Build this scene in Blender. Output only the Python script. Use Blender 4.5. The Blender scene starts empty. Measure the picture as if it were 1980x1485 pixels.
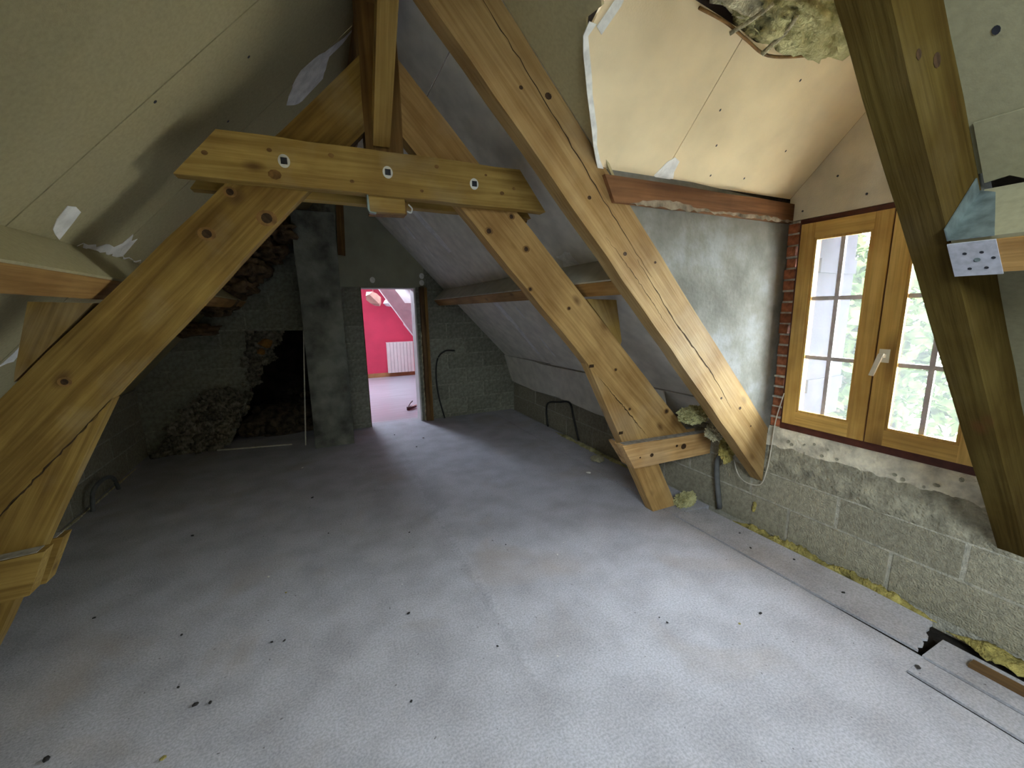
import bpy, bmesh, math, random
from mathutils import Vector, Matrix, noise
random.seed(7)
V = Vector
S = bpy.context.scene
COL = S.collection

# ------------------------------------------------------------------ camera
FPX = 792.8
cam_d = bpy.data.cameras.new('camera'); cam = bpy.data.objects.new('camera', cam_d); COL.objects.link(cam)
cam_d.sensor_fit = 'HORIZONTAL'; cam_d.sensor_width = 36.0; cam_d.lens = FPX / 1980 * 36.0
cam_d.clip_start = 0.02; cam_d.clip_end = 300
_r = V((0.90550, -0.42396, -0.01805)); _u = V((0.09190, 0.15441, 0.98372)); _f = V((0.41427, 0.89242, -0.17878))
M = Matrix.Identity(4)
for i in range(3):
    M[i][0] = _r[i]; M[i][1] = _u[i]; M[i][2] = -_f[i]
M[2][3] = 1.55
cam.matrix_world = M
S.camera = cam
# ------------------------------------------------------------------ colour management
S.view_settings.view_transform = 'Standard'; S.view_settings.look = 'None'
S.view_settings.gamma = 1.0; S.view_settings.use_curve_mapping = False
S.view_settings.exposure = 1.85
S.cycles.diffuse_bounces = 8; S.cycles.max_bounces = 16
# ------------------------------------------------------------------ sky (pale overcast)
w = bpy.data.worlds.new('sky'); S.world = w; w.use_nodes = True
bg = w.node_tree.nodes['Background']
bg.inputs['Color'].default_value = (0.88, 0.94, 1.0, 1); bg.inputs['Strength'].default_value = 16.0
# ------------------------------------------------------------------ lights
def area(name, loc, direction, sx, sy, power, col=(1, 1, 1), portal=False):
    d = bpy.data.lights.new(name, 'AREA'); d.shape = 'RECTANGLE'; d.size = sx; d.size_y = sy
    d.energy = power; d.color = col
    if portal: d.cycles.is_portal = True
    o = bpy.data.objects.new(name, d); COL.objects.link(o); o.location = loc
    o.rotation_euler = V(direction).to_track_quat('-Z', 'Y').to_euler()
    return o
area('dormer_window_portal', (2.80, 1.155, 1.40), (-1, 0, 0), 1.35, 0.98, 1, portal=True)
area('pink_room_daylight', (0.25, 9.0, 2.75), (0.22, -0.78, -0.62), 0.8, 0.9, 50, (0.74, 0.86, 1.0))
area('added_window_portal', (-0.24, -1.50, 2.50), (0.726, 0, -0.688), 1.0, 1.24, 1, portal=True)  # portal of the unseen roof window added for fill light

# ================================================================== materials
MATS = {}
def mat(name, col, rough=0.8, var=0.12, scale=6.0, bump=0.15, bscale=60.0, stretch=(1, 1, 1), detail=6.0,
        metal=0.0, rnd=0.0, col2=None, spec=0.3, coat=0.0):
    m = bpy.data.materials.new(name); m.use_nodes = True; nt = m.node_tree; N = nt.nodes; L = nt.links
    b = N['Principled BSDF']; b.inputs['Roughness'].default_value = rough; b.inputs['Metallic'].default_value = metal
    b.inputs['Specular IOR Level'].default_value = spec; b.inputs['Coat Weight'].default_value = coat
    tc = N.new('ShaderNodeTexCoord'); mp = N.new('ShaderNodeMapping'); mp.inputs['Scale'].default_value = stretch
    L.new(tc.outputs['Object'], mp.inputs['Vector'])
    n1 = N.new('ShaderNodeTexNoise'); n1.inputs['Scale'].default_value = scale; n1.inputs['Detail'].default_value = detail
    L.new(mp.outputs[0], n1.inputs['Vector'])
    rp = N.new('ShaderNodeValToRGB')
    c2 = col2 or tuple(max(0, c * (1 - 2.2 * var)) for c in col)
    c1 = tuple(min(1, c * (1 + 1.0 * var)) for c in col)
    rp.color_ramp.elements[0].position = 0.28; rp.color_ramp.elements[0].color = (*c2, 1)
    rp.color_ramp.elements[1].position = 0.66; rp.color_ramp.elements[1].color = (*c1, 1)
    L.new(n1.outputs['Fac'], rp.inputs['Fac'])
    out = rp.outputs['Color']
    if rnd:
        oi = N.new('ShaderNodeObjectInfo'); mr = N.new('ShaderNodeMapRange')
        mr.inputs['To Min'].default_value = 1 - rnd; mr.inputs['To Max'].default_value = 1 + rnd
        L.new(oi.outputs['Random'], mr.inputs['Value'])
        hs = N.new('ShaderNodeHueSaturation'); L.new(mr.outputs[0], hs.inputs['Value']); L.new(out, hs.inputs['Color']); out = hs.outputs['Color']
    L.new(out, b.inputs['Base Color'])
    if bump:
        n2 = N.new('ShaderNodeTexNoise'); n2.inputs['Scale'].default_value = bscale; n2.inputs['Detail'].default_value = 5
        L.new(mp.outputs[0], n2.inputs['Vector'])
        bp = N.new('ShaderNodeBump'); bp.inputs['Strength'].default_value = bump; bp.inputs['Distance'].default_value = 0.02
        L.new(n2.outputs['Fac'], bp.inputs['Height']); L.new(bp.outputs[0], b.inputs['Normal'])
    MATS[name] = m
    return m

def mixcol(nt, fac, a, b, mode='MIX'):
    n = nt.nodes.new('ShaderNodeMix'); n.data_type = 'RGBA'; n.blend_type = mode
    for s, v in ((n.inputs[0], fac), (n.inputs[6], a), (n.inputs[7], b)):
        if isinstance(v, bpy.types.NodeSocket): nt.links.new(v, s)
        else: s.default_value = v
    return n.outputs[2]

def wood(name, light, dark, knot=(0.10, 0.045, 0.015), rough=0.62, grain=1.0, knotscale=1.0, pale=0.0, spec=0.2):
    """timber with its grain along local X"""
    m = bpy.data.materials.new(name); m.use_nodes = True; nt = m.node_tree; N = nt.nodes; L = nt.links
    b = N['Principled BSDF']; b.inputs['Roughness'].default_value = rough; b.inputs['Specular IOR Level'].default_value = spec
    tc = N.new('ShaderNodeTexCoord'); oi = N.new('ShaderNodeObjectInfo')
    add = N.new('ShaderNodeVectorMath'); add.operation = 'ADD'; sc = N.new('ShaderNodeVectorMath'); sc.operation = 'SCALE'
    sc.inputs[0].default_value = (31, 17, 23); L.new(oi.outputs['Random'], sc.inputs['Scale'])
    L.new(tc.outputs['Object'], add.inputs[0]); L.new(sc.outputs[0], add.inputs[1])
    mp = N.new('ShaderNodeMapping'); mp.inputs['Scale'].default_value = (0.55, 7, 7); L.new(add.outputs[0], mp.inputs['Vector'])
    n1 = N.new('ShaderNodeTexNoise'); n1.inputs['Scale'].default_value = 2.2 * grain; n1.inputs['Detail'].default_value = 7
    n1.inputs['Distortion'].default_value = 1.4; L.new(mp.outputs[0], n1.inputs['Vector'])
    r1 = N.new('ShaderNodeValToRGB'); r1.color_ramp.elements[0].position = 0.30; r1.color_ramp.elements[0].color = (*dark, 1)
    r1.color_ramp.elements[1].position = 0.66; r1.color_ramp.elements[1].color = (*light, 1); L.new(n1.outputs['Fac'], r1.inputs['Fac'])
    # fine streaks
    mp2 = N.new('ShaderNodeMapping'); mp2.inputs['Scale'].default_value = (1.2, 40, 40); L.new(add.outputs[0], mp2.inputs['Vector'])
    n2 = N.new('ShaderNodeTexNoise'); n2.inputs['Scale'].default_value = 2.0; n2.inputs['Detail'].default_value = 4; L.new(mp2.outputs[0], n2.inputs['Vector'])
    r2 = N.new('ShaderNodeValToRGB'); r2.color_ramp.elements[0].position = 0.35; r2.color_ramp.elements[0].color = (0.80, 0.77, 0.72, 1)
    r2.color_ramp.elements[1].position = 0.6; r2.color_ramp.elements[1].color = (1, 1, 1, 1); L.new(n2.outputs['Fac'], r2.inputs['Fac'])
    c = mixcol(nt, 1.0, r1.outputs['Color'], r2.outputs['Color'], 'MULTIPLY')
    # broad weathering
    n3 = N.new('ShaderNodeTexNoise'); n3.inputs['Scale'].default_value = 3.0; n3.inputs['Detail'].default_value = 5; L.new(add.outputs[0], n3.inputs['Vector'])
    r3 = N.new('ShaderNodeValToRGB'); r3.color_ramp.elements[0].position = 0.35; r3.color_ramp.elements[0].color = (0.62, 0.55, 0.48, 1)
    r3.color_ramp.elements[1].position = 0.62; r3.color_ramp.elements[1].color = (1, 1, 1, 1); L.new(n3.outputs['Fac'], r3.inputs['Fac'])
    c = mixcol(nt, 0.8, c, r3.outputs['Color'], 'MULTIPLY')
    # small knots
    mp4 = N.new('ShaderNodeMapping'); mp4.inputs['Scale'].default_value = (3.2 * knotscale, 6 * knotscale, 6 * knotscale); L.new(add.outputs[0], mp4.inputs['Vector'])
    vo = N.new('ShaderNodeTexVoronoi'); vo.inputs['Scale'].default_value = 1.0; L.new(mp4.outputs[0], vo.inputs['Vector'])
    r4 = N.new('ShaderNodeValToRGB'); r4.color_ramp.elements[0].position = 0.05; r4.color_ramp.elements[0].color = (1, 1, 1, 1)
    r4.color_ramp.elements[1].position = 0.17; r4.color_ramp.elements[1].color = (0, 0, 0, 1); L.new(vo.outputs['Distance'], r4.inputs['Fac'])
    ml = N.new('ShaderNodeMath'); ml.operation = 'MULTIPLY'; ml.inputs[1].default_value = 0.75; L.new(r4.outputs['Color'], ml.inputs[0])
    c = mixcol(nt, ml.outputs[0], c, (*knot, 1))
    if pale:
        n5 = N.new('ShaderNodeTexNoise'); n5.inputs['Scale'].default_value = 2.2; n5.inputs['Detail'].default_value = 8; L.new(add.outputs[0], n5.inputs['Vector'])
        r5 = N.new('ShaderNodeValToRGB'); r5.color_ramp.elements[0].position = 0.55; r5.color_ramp.elements[0].color = (0, 0, 0, 1)
        r5.color_ramp.elements[1].position = 0.72; r5.color_ramp.elements[1].color = (pale, pale, pale, 1); L.new(n5.outputs['Fac'], r5.inputs['Fac'])
        c = mixcol(nt, r5.outputs['Color'], c, (0.50, 0.43, 0.31, 1))
    L.new(c, b.inputs['Base Color'])
    bp = N.new('ShaderNodeBump'); bp.inputs['Strength'].default_value = 0.25; bp.inputs['Distance'].default_value = 0.01
    L.new(n2.outputs['Fac'], bp.inputs['Height']); L.new(bp.outputs[0], b.inputs['Normal'])
    MATS[name] = m
    return m

wood('timber', (0.50, 0.345, 0.105), (0.31, 0.195, 0.05), pale=0.30)
wood('timber_dimmed', (0.125, 0.090, 0.025), (0.078, 0.051, 0.013), pale=0.05, spec=0.04, rough=0.8)  # dark near rafter, colour lowered further to offset the added fill light
wood('timber_trim', (0.47, 0.325, 0.15), (0.35, 0.22, 0.085), pale=0.30)
wood('timber_lit', (0.80, 0.53, 0.25), (0.58, 0.345, 0.135), pale=0.30)  # brightened timber copy, stands in for window light on the right tie planks
wood('timber_orange', (0.64, 0.425, 0.175), (0.45, 0.275, 0.10), pale=0.25)
wood('timber_brown', (0.40, 0.265, 0.075), (0.22, 0.132, 0.032), pale=0.35)
wood('timber_dark', (0.32, 0.185, 0.06), (0.16, 0.085, 0.028))
wood('purlin_wood', (0.52, 0.31, 0.11), (0.34, 0.185, 0.06))
wood('plate_wood', (0.26, 0.125, 0.055), (0.13, 0.06, 0.026), rough=0.7)
wood('casement_wood', (0.80, 0.54, 0.18), (0.68, 0.42, 0.115), rough=0.38, knotscale=0.3)
wood('door_stud_wood', (0.22, 0.135, 0.06), (0.10, 0.055, 0.025))
mat('dark_knot', (0.055, 0.028, 0.012), 0.7, 0.3, 40, 0.1)
mat('knot_halo', (0.25, 0.135, 0.042), 0.7, 0.2, 20, 0.1)
mat('plate_smear', (0.27, 0.225, 0.17), 0.95, 0.3, 20, 0.4)
mat('crack_dark', (0.05, 0.028, 0.012), 0.9, 0.2, 40, 0)
mat('timber_dust', (0.36, 0.34, 0.31), 0.95, 0.2, 30, 0.2)
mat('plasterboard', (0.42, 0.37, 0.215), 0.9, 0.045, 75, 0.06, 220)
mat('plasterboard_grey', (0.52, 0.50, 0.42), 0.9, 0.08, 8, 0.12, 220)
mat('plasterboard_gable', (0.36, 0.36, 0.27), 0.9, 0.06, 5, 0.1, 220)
mat('plasterboard_dimmed', (0.275, 0.255, 0.16), 0.9, 0.06, 60, 0.04, 200)  # near-bay board colour darkened to offset light from the added roof window
mat('plasterboard_lit', (0.80, 0.77, 0.70), 0.9, 0.08, 8, 0.12, 220)  # board colour brightened to stand in for bounce light on the far right slope
mat('dormer_board', (0.84, 0.70, 0.46), 0.85, 0.06, 4, 0.08, 150)
mat('dormer_gable_board', (0.66, 0.59, 0.46), 0.88, 0.10, 5, 0.12, 120)
mat('board_edge', (0.80, 0.80, 0.77), 0.9, 0.1, 30, 0.1)
mat('joint_compound', (0.88, 0.87, 0.86), 0.85, 0.10, 16, 0.3, 60)
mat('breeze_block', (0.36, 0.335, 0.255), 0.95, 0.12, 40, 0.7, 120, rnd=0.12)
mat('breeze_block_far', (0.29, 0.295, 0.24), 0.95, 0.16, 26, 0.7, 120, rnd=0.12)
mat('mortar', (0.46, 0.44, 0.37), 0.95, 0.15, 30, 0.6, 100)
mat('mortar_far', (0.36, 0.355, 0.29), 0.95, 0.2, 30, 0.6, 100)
mat('chimney_render', (0.20, 0.205, 0.18), 0.93, 0.3, 5, 0.35, 40)
mat('rough_concrete', (0.36, 0.335, 0.255), 0.95, 0.2, 18, 0.9, 55)
mat('sill_plaster', (0.74, 0.69, 0.56), 0.92, 0.2, 14, 0.6, 45)
mat('mortar_smear', (0.52, 0.48, 0.42), 0.95, 0.2, 30, 0.5)
mat('brick_red', (0.36, 0.125, 0.06), 0.9, 0.25, 30, 0.5, 90, rnd=0.25)
mat('brick_outer', (0.30, 0.12, 0.06), 0.9, 0.2, 20, 0.4, 90)
mat('frame_maroon', (0.095, 0.028, 0.018), 0.45, 0.15, 20, 0.05)
mat('muntin', (0.62, 0.58, 0.62), 0.5, 0.1, 20, 0.02)
mat('handle_metal', (0.86, 0.84, 0.74), 0.3, 0.05, 20, 0)
mat('galvanised', (0.20, 0.25, 0.25), 0.45, 0.2, 30, 0.05, metal=0.5)
mat('galvanised_face', (0.46, 0.47, 0.54), 0.5, 0.1, 60, 0.05, metal=0.15)
mat('washer_white', (0.72, 0.72, 0.70), 0.5, 0.05, 20, 0)
mat('bolt_dark', (0.022, 0.024, 0.032), 0.5, 0.2, 30, 0)
mat('wool_yellow', (0.44, 0.37, 0.12), 1.0, 0.3, 14, 1.0, 70)
mat('wool_green', (0.52, 0.50, 0.27), 1.0, 0.32, 12, 1.0, 60, col2=(0.22, 0.20, 0.08))
mat('wool_pale', (0.62, 0.58, 0.40), 1.0, 0.2, 20, 1.0, 70)
mat('wool_old', (0.17, 0.11, 0.058), 1.0, 0.4, 8, 1.0, 40)
mat('rubble', (0.23, 0.21, 0.165), 0.95, 0.4, 22, 1.0, 60, rnd=0.35)
mat('rubble_dark', (0.085, 0.065, 0.045), 0.95, 0.5, 12, 1.0, 30, rnd=0.4)
mat('clay_orange', (0.33, 0.17, 0.05), 0.95, 0.3, 14, 0.8, 40)
mat('void_dark', (0.028, 0.022, 0.018), 1.0, 0.4, 6, 0.8, 20)
mat('cable_black', (0.03, 0.03, 0.028), 0.5, 0.1, 20, 0)
mat('cable_grey', (0.13, 0.135, 0.14), 0.5, 0.1, 20, 0)
mat('cable_white', (0.62, 0.58, 0.50), 0.5, 0.1, 20, 0)
mat('strip_white', (0.62, 0.60, 0.52), 0.6, 0.1, 20, 0)
mat('pink_paint', (0.66, 0.062, 0.125), 0.75, 0.05, 3, 0.03, 200)
mat('white_paint', (0.78, 0.76, 0.76), 0.6, 0.05, 8, 0.03)
mat('laminate', (0.40, 0.40, 0.45), 0.30, 0.10, 3, 0.02, 30, stretch=(0.4, 6, 1), spec=0.5)
mat('baseboard_wood', (0.42, 0.22, 0.09), 0.5, 0.15, 6, 0.05)
mat('radiator_white', (0.74, 0.70, 0.68), 0.4, 0.03, 8, 0)
mat('paper_shade', (0.56, 0.33, 0.27), 0.8, 0.08, 8, 0.05)
mat('lamp_white', (0.82, 0.80, 0.82), 0.5, 0.03, 8, 0)
mat('lost_thing', (0.07, 0.03, 0.03), 0.5, 0.3, 30, 0.1)
mat('debris_dark', (0.035, 0.032, 0.032), 0.9, 0.2, 30, 0.3)
mat('debris_light', (0.75, 0.74, 0.70), 0.9, 0.1, 30, 0.2)
mat('shutter_paint', (0.022, 0.020, 0.026), 0.9, 0.1, 10, 0.05, spec=0.0)
mat('leaf', (0.044, 0.064, 0.021), 0.9, 0.45, 3, 0, rnd=0.2, spec=0.0)
mat('bark', (0.12, 0.09, 0.06), 0.95, 0.3, 10, 0.6, 30)
mat('paving', (0.60, 0.55, 0.47), 0.95, 0.3, 5, 0.6, 60)
mat('roof_felt', (0.09, 0.075, 0.06), 0.95, 0.3, 8, 0.3)
mat('soffit', (0.16, 0.12, 0.10), 0.8, 0.15, 8, 0.1)

def floor_mat():
    m = bpy.data.materials.new('floor_chipboard'); m.use_nodes = True; nt = m.node_tree; N = nt.nodes; L = nt.links
    b = N['Principled BSDF']; b.inputs['Roughness'].default_value = 0.72; b.inputs['Specular IOR Level'].default_value = 0.22
    tc = N.new('ShaderNodeTexCoord')
    def nz(s, d=6, dist=0.0):
        n = N.new('ShaderNodeTexNoise'); n.inputs['Scale'].default_value = s; n.inputs['Detail'].default_value = d
        n.inputs['Distortion'].default_value = dist; L.new(tc.outputs['Object'], n.inputs['Vector']); return n.outputs['Fac']
    def ramp(f, p0, c0, p1, c1):
        r = N.new('ShaderNodeValToRGB'); r.color_ramp.elements[0].position = p0; r.color_ramp.elements[0].color = (*c0, 1)
        r.color_ramp.elements[1].position = p1; r.color_ramp.elements[1].color = (*c1, 1); L.new(f, r.inputs['Fac']); return r.outputs['Color']
    c = ramp(nz(110, 3), 0.36, (0.385, 0.385, 0.435), 0.64, (0.53, 0.53, 0.595))
    c = mixcol(nt, 1.0, c, ramp(nz(4.5, 7), 0.32, (0.80, 0.79, 0.78), 0.62, (1, 1, 1)), 'MULTIPLY')
    st = ramp(nz(1.5, 6, 0.6), 0.56, (0, 0, 0), 0.70, (0.38, 0.38, 0.38))
    c = mixcol(nt, st, c, (0.36, 0.285, 0.22, 1))
    sp = ramp(nz(42, 2), 0.72, (0, 0, 0), 0.76, (0.8, 0.8, 0.8))
    c = mixcol(nt, sp, c, (0.12, 0.11, 0.11, 1))
    L.new(c, b.inputs['Base Color'])
    bp = N.new('ShaderNodeBump'); bp.inputs['Strength'].default_value = 0.3; bp.inputs['Distance'].default_value = 0.006
    L.new(nz(150, 3), bp.inputs['Height']); L.new(bp.outputs[0], b.inputs['Normal'])
    MATS['floor_chipboard'] = m
floor_mat()

def cheek_mat():
    m = bpy.data.materials.new('cheek_plaster'); m.use_nodes = True; nt = m.node_tree; N = nt.nodes; L = nt.links
    b = N['Principled BSDF']; b.inputs['Roughness'].default_value = 0.9; b.inputs['Specular IOR Level'].default_value = 0.2
    tc = N.new('ShaderNodeTexCoord')
    n = N.new('ShaderNodeTexNoise'); n.inputs['Scale'].default_value = 3.2; n.inputs['Detail'].default_value = 9; n.inputs['Roughness'].default_value = 0.62
    L.new(tc.outputs['Object'], n.inputs['Vector'])
    r = N.new('ShaderNodeValToRGB'); e = r.color_ramp.elements
    e[0].position = 0.36; e[0].color = (0.145, 0.145, 0.128, 1); e[1].position = 0.62; e[1].color = (0.27, 0.28, 0.285, 1)
    k = r.color_ramp.elements.new(0.49); k.color = (0.205, 0.205, 0.185, 1)
    L.new(n.outputs['Fac'], r.inputs['Fac']); L.new(r.outputs['Color'], b.inputs['Base Color'])
    n2 = N.new('ShaderNodeTexNoise'); n2.inputs['Scale'].default_value = 40; n2.inputs['Detail'].default_value = 5; L.new(tc.outputs['Object'], n2.inputs['Vector'])
    bp = N.new('ShaderNodeBump'); bp.inputs['Strength'].default_value = 0.25; bp.inputs['Distance'].default_value = 0.02
    L.new(n2.outputs['Fac'], bp.inputs['Height']); L.new(bp.outputs[0], b.inputs['Normal'])
    MATS['cheek_plaster'] = m
cheek_mat()

def glass_mat():
    m = bpy.data.materials.new('window_glass'); m.use_nodes = True; nt = m.node_tree; N = nt.nodes; L = nt.links
    N.remove(N['Principled BSDF']); out = N['Material Output']
    tr = N.new('ShaderNodeBsdfTransparent'); tr.inputs['Color'].default_value = (0.93, 0.96, 0.95, 1)
    gl = N.new('ShaderNodeBsdfGlossy'); gl.inputs['Roughness'].default_value = 0.05
    df = N.new('ShaderNodeBsdfTranslucent'); df.inputs['Color'].default_value = (0.75, 0.82, 0.85, 1)   # film of dust on the pane
    a = N.new('ShaderNodeMixShader'); a.inputs[0].default_value = 0.020; L.new(tr.outputs[0], a.inputs[1]); L.new(df.outputs[0], a.inputs[2])
    c = N.new('ShaderNodeMixShader'); c.inputs[0].default_value = 0.04; L.new(a.outputs[0], c.inputs[1]); L.new(gl.outputs[0], c.inputs[2])
    L.new(c.outputs[0], out.inputs['Surface'])
    MATS['window_glass'] = m
glass_mat()

# ================================================================== mesh helpers
WM = {}
def link(name, me, m, parent=None, frame=None):
    o = bpy.data.objects.new(name, me); COL.objects.link(o)
    if m is not None and me is not None and not me.materials: me.materials.append(MATS[m])
    frame = frame or Matrix.Identity(4)
    WM[o] = frame
    if parent is not None:
        o.parent = parent; o.matrix_basis = WM[parent].inverted() @ frame
    else: o.matrix_basis = frame
    return o
def tag(o, label=None, cat=None, group=None, kind=None):
    if label: o['label'] = label
    if cat: o['category'] = cat
    if group: o['group'] = group
    if kind: o['kind'] = kind
    return o
def empty(name, loc, label=None, cat=None, group=None, kind=None, parent=None):
    o = link(name, None, None, parent, Matrix.Translation(V(loc)))
    o.empty_display_size = 0.1
    return tag(o, label, cat, group, kind)
def frame_along(p, d, up=(0, 0, 1)):
    x = V(d).normalized(); u = V(up)
    if abs(x.dot(u)) > 0.98: u = V((0, 1, 0))
    y = u.cross(x).normalized(); z = x.cross(y)
    f = Matrix.Identity(4)
    for i in range(3): f[i][0] = x[i]; f[i][1] = y[i]; f[i][2] = z[i]; f[i][3] = p[i]
    return f
def bm_obj(bm, name, m, parent=None, frame=None, smooth=False):
    frame = frame or Matrix.Identity(4)
    bmesh.ops.recalc_face_normals(bm, faces=bm.faces)
    bm.transform(frame.inverted())
    me = bpy.data.meshes.new(name); bm.to_mesh(me); bm.free()
    if smooth:
        for p in me.polygons: p.use_smooth = True
    return link(name, me, m, parent, frame)
def extr(bm, pts, vec, top_scale=None):
    """extrude a planar polygon (world points) along vec"""
    pts = [V(p) for p in pts]; vec = V(vec)
    a = [bm.verts.new(p) for p in pts]; b = [bm.verts.new(p + vec) for p in pts]
    n = len(pts)
    bm.faces.new(a); bm.faces.new(b[::-1])
    for i in range(n): bm.faces.new((a[i], b[i], b[(i + 1) % n], a[(i + 1) % n]))
    return bm
def bevel(bm, w):
    e = [x for x in bm.edges if len(x.link_faces) == 2 and x.calc_face_angle(0) > 0.5]
    bmesh.ops.bevel(bm, geom=e, offset=w, segments=1, affect='EDGES', clamp_overlap=True)
def box(bm, lo, hi):
    x0, y0, z0 = lo; x1, y1, z1 = hi
    return extr(bm, [(x0, y0, z0), (x1, y0, z0), (x1, y1, z0), (x0, y1, z0)], (0, 0, z1 - z0))
def boxo(name, lo, hi, m, parent=None, bv=0.0, frame=None):
    bm = bmesh.new(); box(bm, lo, hi)
    if bv: bevel(bm, bv)
    return bm_obj(bm, name, m, parent, frame)
def polyo(name, pts, vec, m, parent=None, bv=0.0, frame=None):
    bm = bmesh.new(); extr(bm, pts, vec)
    if bv: bevel(bm, bv)
    return bm_obj(bm, name, m, parent, frame)
def wob(pts, amp, step, rng):
    """insert jittered points on the long edges of a 2-D polygon (hewn timber)"""
    out = []
    for i, p in enumerate(pts):
        q = pts[(i + 1) % len(pts)]; p = V(p); q = V(q); d = q - p; L = d.length
        out.append(p)
        if L > 3 * step:
            k = int(L / step); nrm = V((-d.y, d.x)).normalized()
            for j in range(1, k): out.append(p + d * (j / k + rng.uniform(-.2, .2) / k) + nrm * rng.uniform(-amp, amp))
    return out
def timber_xz(name, pts, y0, y1, m, parent, along, bv=0.006, amp=0.0025, seed=1):
    rng = random.Random(seed)
    q = wob([V(p) for p in pts], amp, 0.16, rng) if amp else [V(p) for p in pts]
    bm = bmesh.new(); extr(bm, [(p.x, y0, p.y) for p in q], (0, y1 - y0, 0)); bevel(bm, bv)
    fr = frame_along((pts[0][0], y0, pts[0][1]), (along[0], 0, along[1]))
    return bm_obj(bm, name, m, parent, fr)
def timber_y(name, sec, y0, y1, m, parent=None, bv=0.006):
    """timber running along Y with section sec in XZ"""
    bm = bmesh.new(); extr(bm, [(p[0], y0, p[1]) for p in sec], (0, y1 - y0, 0)); bevel(bm, bv)
    return bm_obj(bm, name, m, parent, frame_along((sec[0][0], y0, sec[0][1]), (0, 1, 0)))
def tube(name, pts, r, m, parent=None, seg=8, smooth_n=6):
    P = [V(p) for p in pts]
    if smooth_n and len(P) > 2:
        Q = []
        ext = [P[0] * 2 - P[1]] + P + [P[-1] * 2 - P[-2]]
        for i in range(1, len(ext) - 2):
            a, b, c, d = ext[i - 1:i + 3]
            for k in range(smooth_n):
                t = k / smooth_n
                Q.append(0.5 * ((2 * b) + (c - a) * t + (2 * a - 5 * b + 4 * c - d) * t * t + (3 * b - a - 3 * c + d) * t ** 3))
        Q.append(P[-1]); P = Q
    bm = bmesh.new(); rings = []
    for i, p in enumerate(P):
        d = (P[min(i + 1, len(P) - 1)] - P[max(i - 1, 0)]).normalized()
        u = V((0, 0, 1)) if abs(d.z) < 0.9 else V((1, 0, 0))
        s = d.cross(u).normalized(); t = s.cross(d)
        rings.append([bm.verts.new(p + (s * math.cos(a) + t * math.sin(a)) * r) for a in [2 * math.pi * k / seg for k in range(seg)]])
    for a, b in zip(rings, rings[1:]):
        for k in range(seg): bm.faces.new((a[k], a[(k + 1) % seg], b[(k + 1) % seg], b[k]))
    bm.faces.new(rings[0][::-1]); bm.faces.new(rings[-1])
    return bm_obj(bm, name, m, parent, None, True)
def lump(name, c, s, m, parent=None, seed=0, amp=0.35, freq=2.2, sub=3, rot=0.0, smooth=True, fine=0.12):
    bm = bmesh.new(); bmesh.ops.create_icosphere(bm, subdivisions=sub, radius=1.0)
    off = V((seed * 3.7, seed * 1.3, seed * 7.1))
    for v in bm.verts:
        n = v.co.copy()
        k = 1 + amp * noise.noise(n * freq + off) + fine * noise.noise(n * freq * 4.5 + off)
        v.co = V((n.x * s[0], n.y * s[1], n.z * s[2])) * k
    bm.transform(Matrix.Translation(V(c)) @ Matrix.Rotation(rot, 4, 'Z'))
    return bm_obj(bm, name, m, parent, Matrix.Translation(V(c)), smooth)
def disc(name, c, nrm, r, t, m, parent, seg=14, stretch=1.0, square=False):
    """flat round (or square) plate lying on a face"""
    f = frame_along(c, nrm); bm = bmesh.new()
    if square: pts = [V((0, r, r)), V((0, -r, r)), V((0, -r, -r)), V((0, r, -r))]
    else: pts = [V((0, r * math.cos(2 * math.pi * k / seg) * stretch, r * math.sin(2 * math.pi * k / seg))) for k in range(seg)]
    extr(bm, pts, (t, 0, 0)); bm.transform(f)
    return bm_obj(bm, name, m, parent, f)
def clip(poly, a, b, c):
    """keep a*x+b*z<=c"""
    out = []
    for i, p in enumerate(poly):
        q = poly[(i + 1) % len(poly)]; dp = a * p[0] + b * p[1] - c; dq = a * q[0] + b * q[1] - c
        if dp <= 0: out.append(p)
        if dp * dq < 0:
            t = dp / (dp - dq); out.append((p[0] + (q[0] - p[0]) * t, p[1] + (q[1] - p[1]) * t))
    return out
def clip_convex(poly, region):
    n = len(region)
    for i in range(n):
        (x0, z0), (x1, z1) = region[i], region[(i + 1) % n]
        a, b = (z1 - z0), -(x1 - x0)
        poly = clip(poly, a, b, a * x0 + b * z0)
        if len(poly) < 3: return []
    return poly
def area2(p): return abs(sum(p[i][0] * p[(i + 1) % len(p)][1] - p[(i + 1) % len(p)][0] * p[i][1] for i in range(len(p)))) / 2
def block_piece(name, poly, to3, nrm, depth, m, parent, chamf=0.006):
    """one masonry unit: polygon proud of the mortar bed, arrised edges"""
    cx = sum(p[0] for p in poly) / len(poly); cz = sum(p[1] for p in poly) / len(poly)
    bm = bmesh.new(); n = V(nrm)
    base = [V(to3(*p)) - n * 0.012 for p in poly]
    front = []
    for p in poly:
        d = V((p[0] - cx, p[1] - cz)); L = max(d.length, 1e-4)
        front.append(V(to3(p[0] - d.x / L * chamf, p[1] - d.y / L * chamf)) + n * depth)
    a = [bm.verts.new(p) for p in base]; b = [bm.verts.new(p) for p in front]
    bm.faces.new(b); bm.faces.new(a[::-1])
    for i in range(len(a)): bm.faces.new((a[i], a[(i + 1) % len(a)], b[(i + 1) % len(a)], b[i]))
    return bm_obj(bm, name, m, parent, Matrix.Translation(V(to3(cx, cz))))

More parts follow.
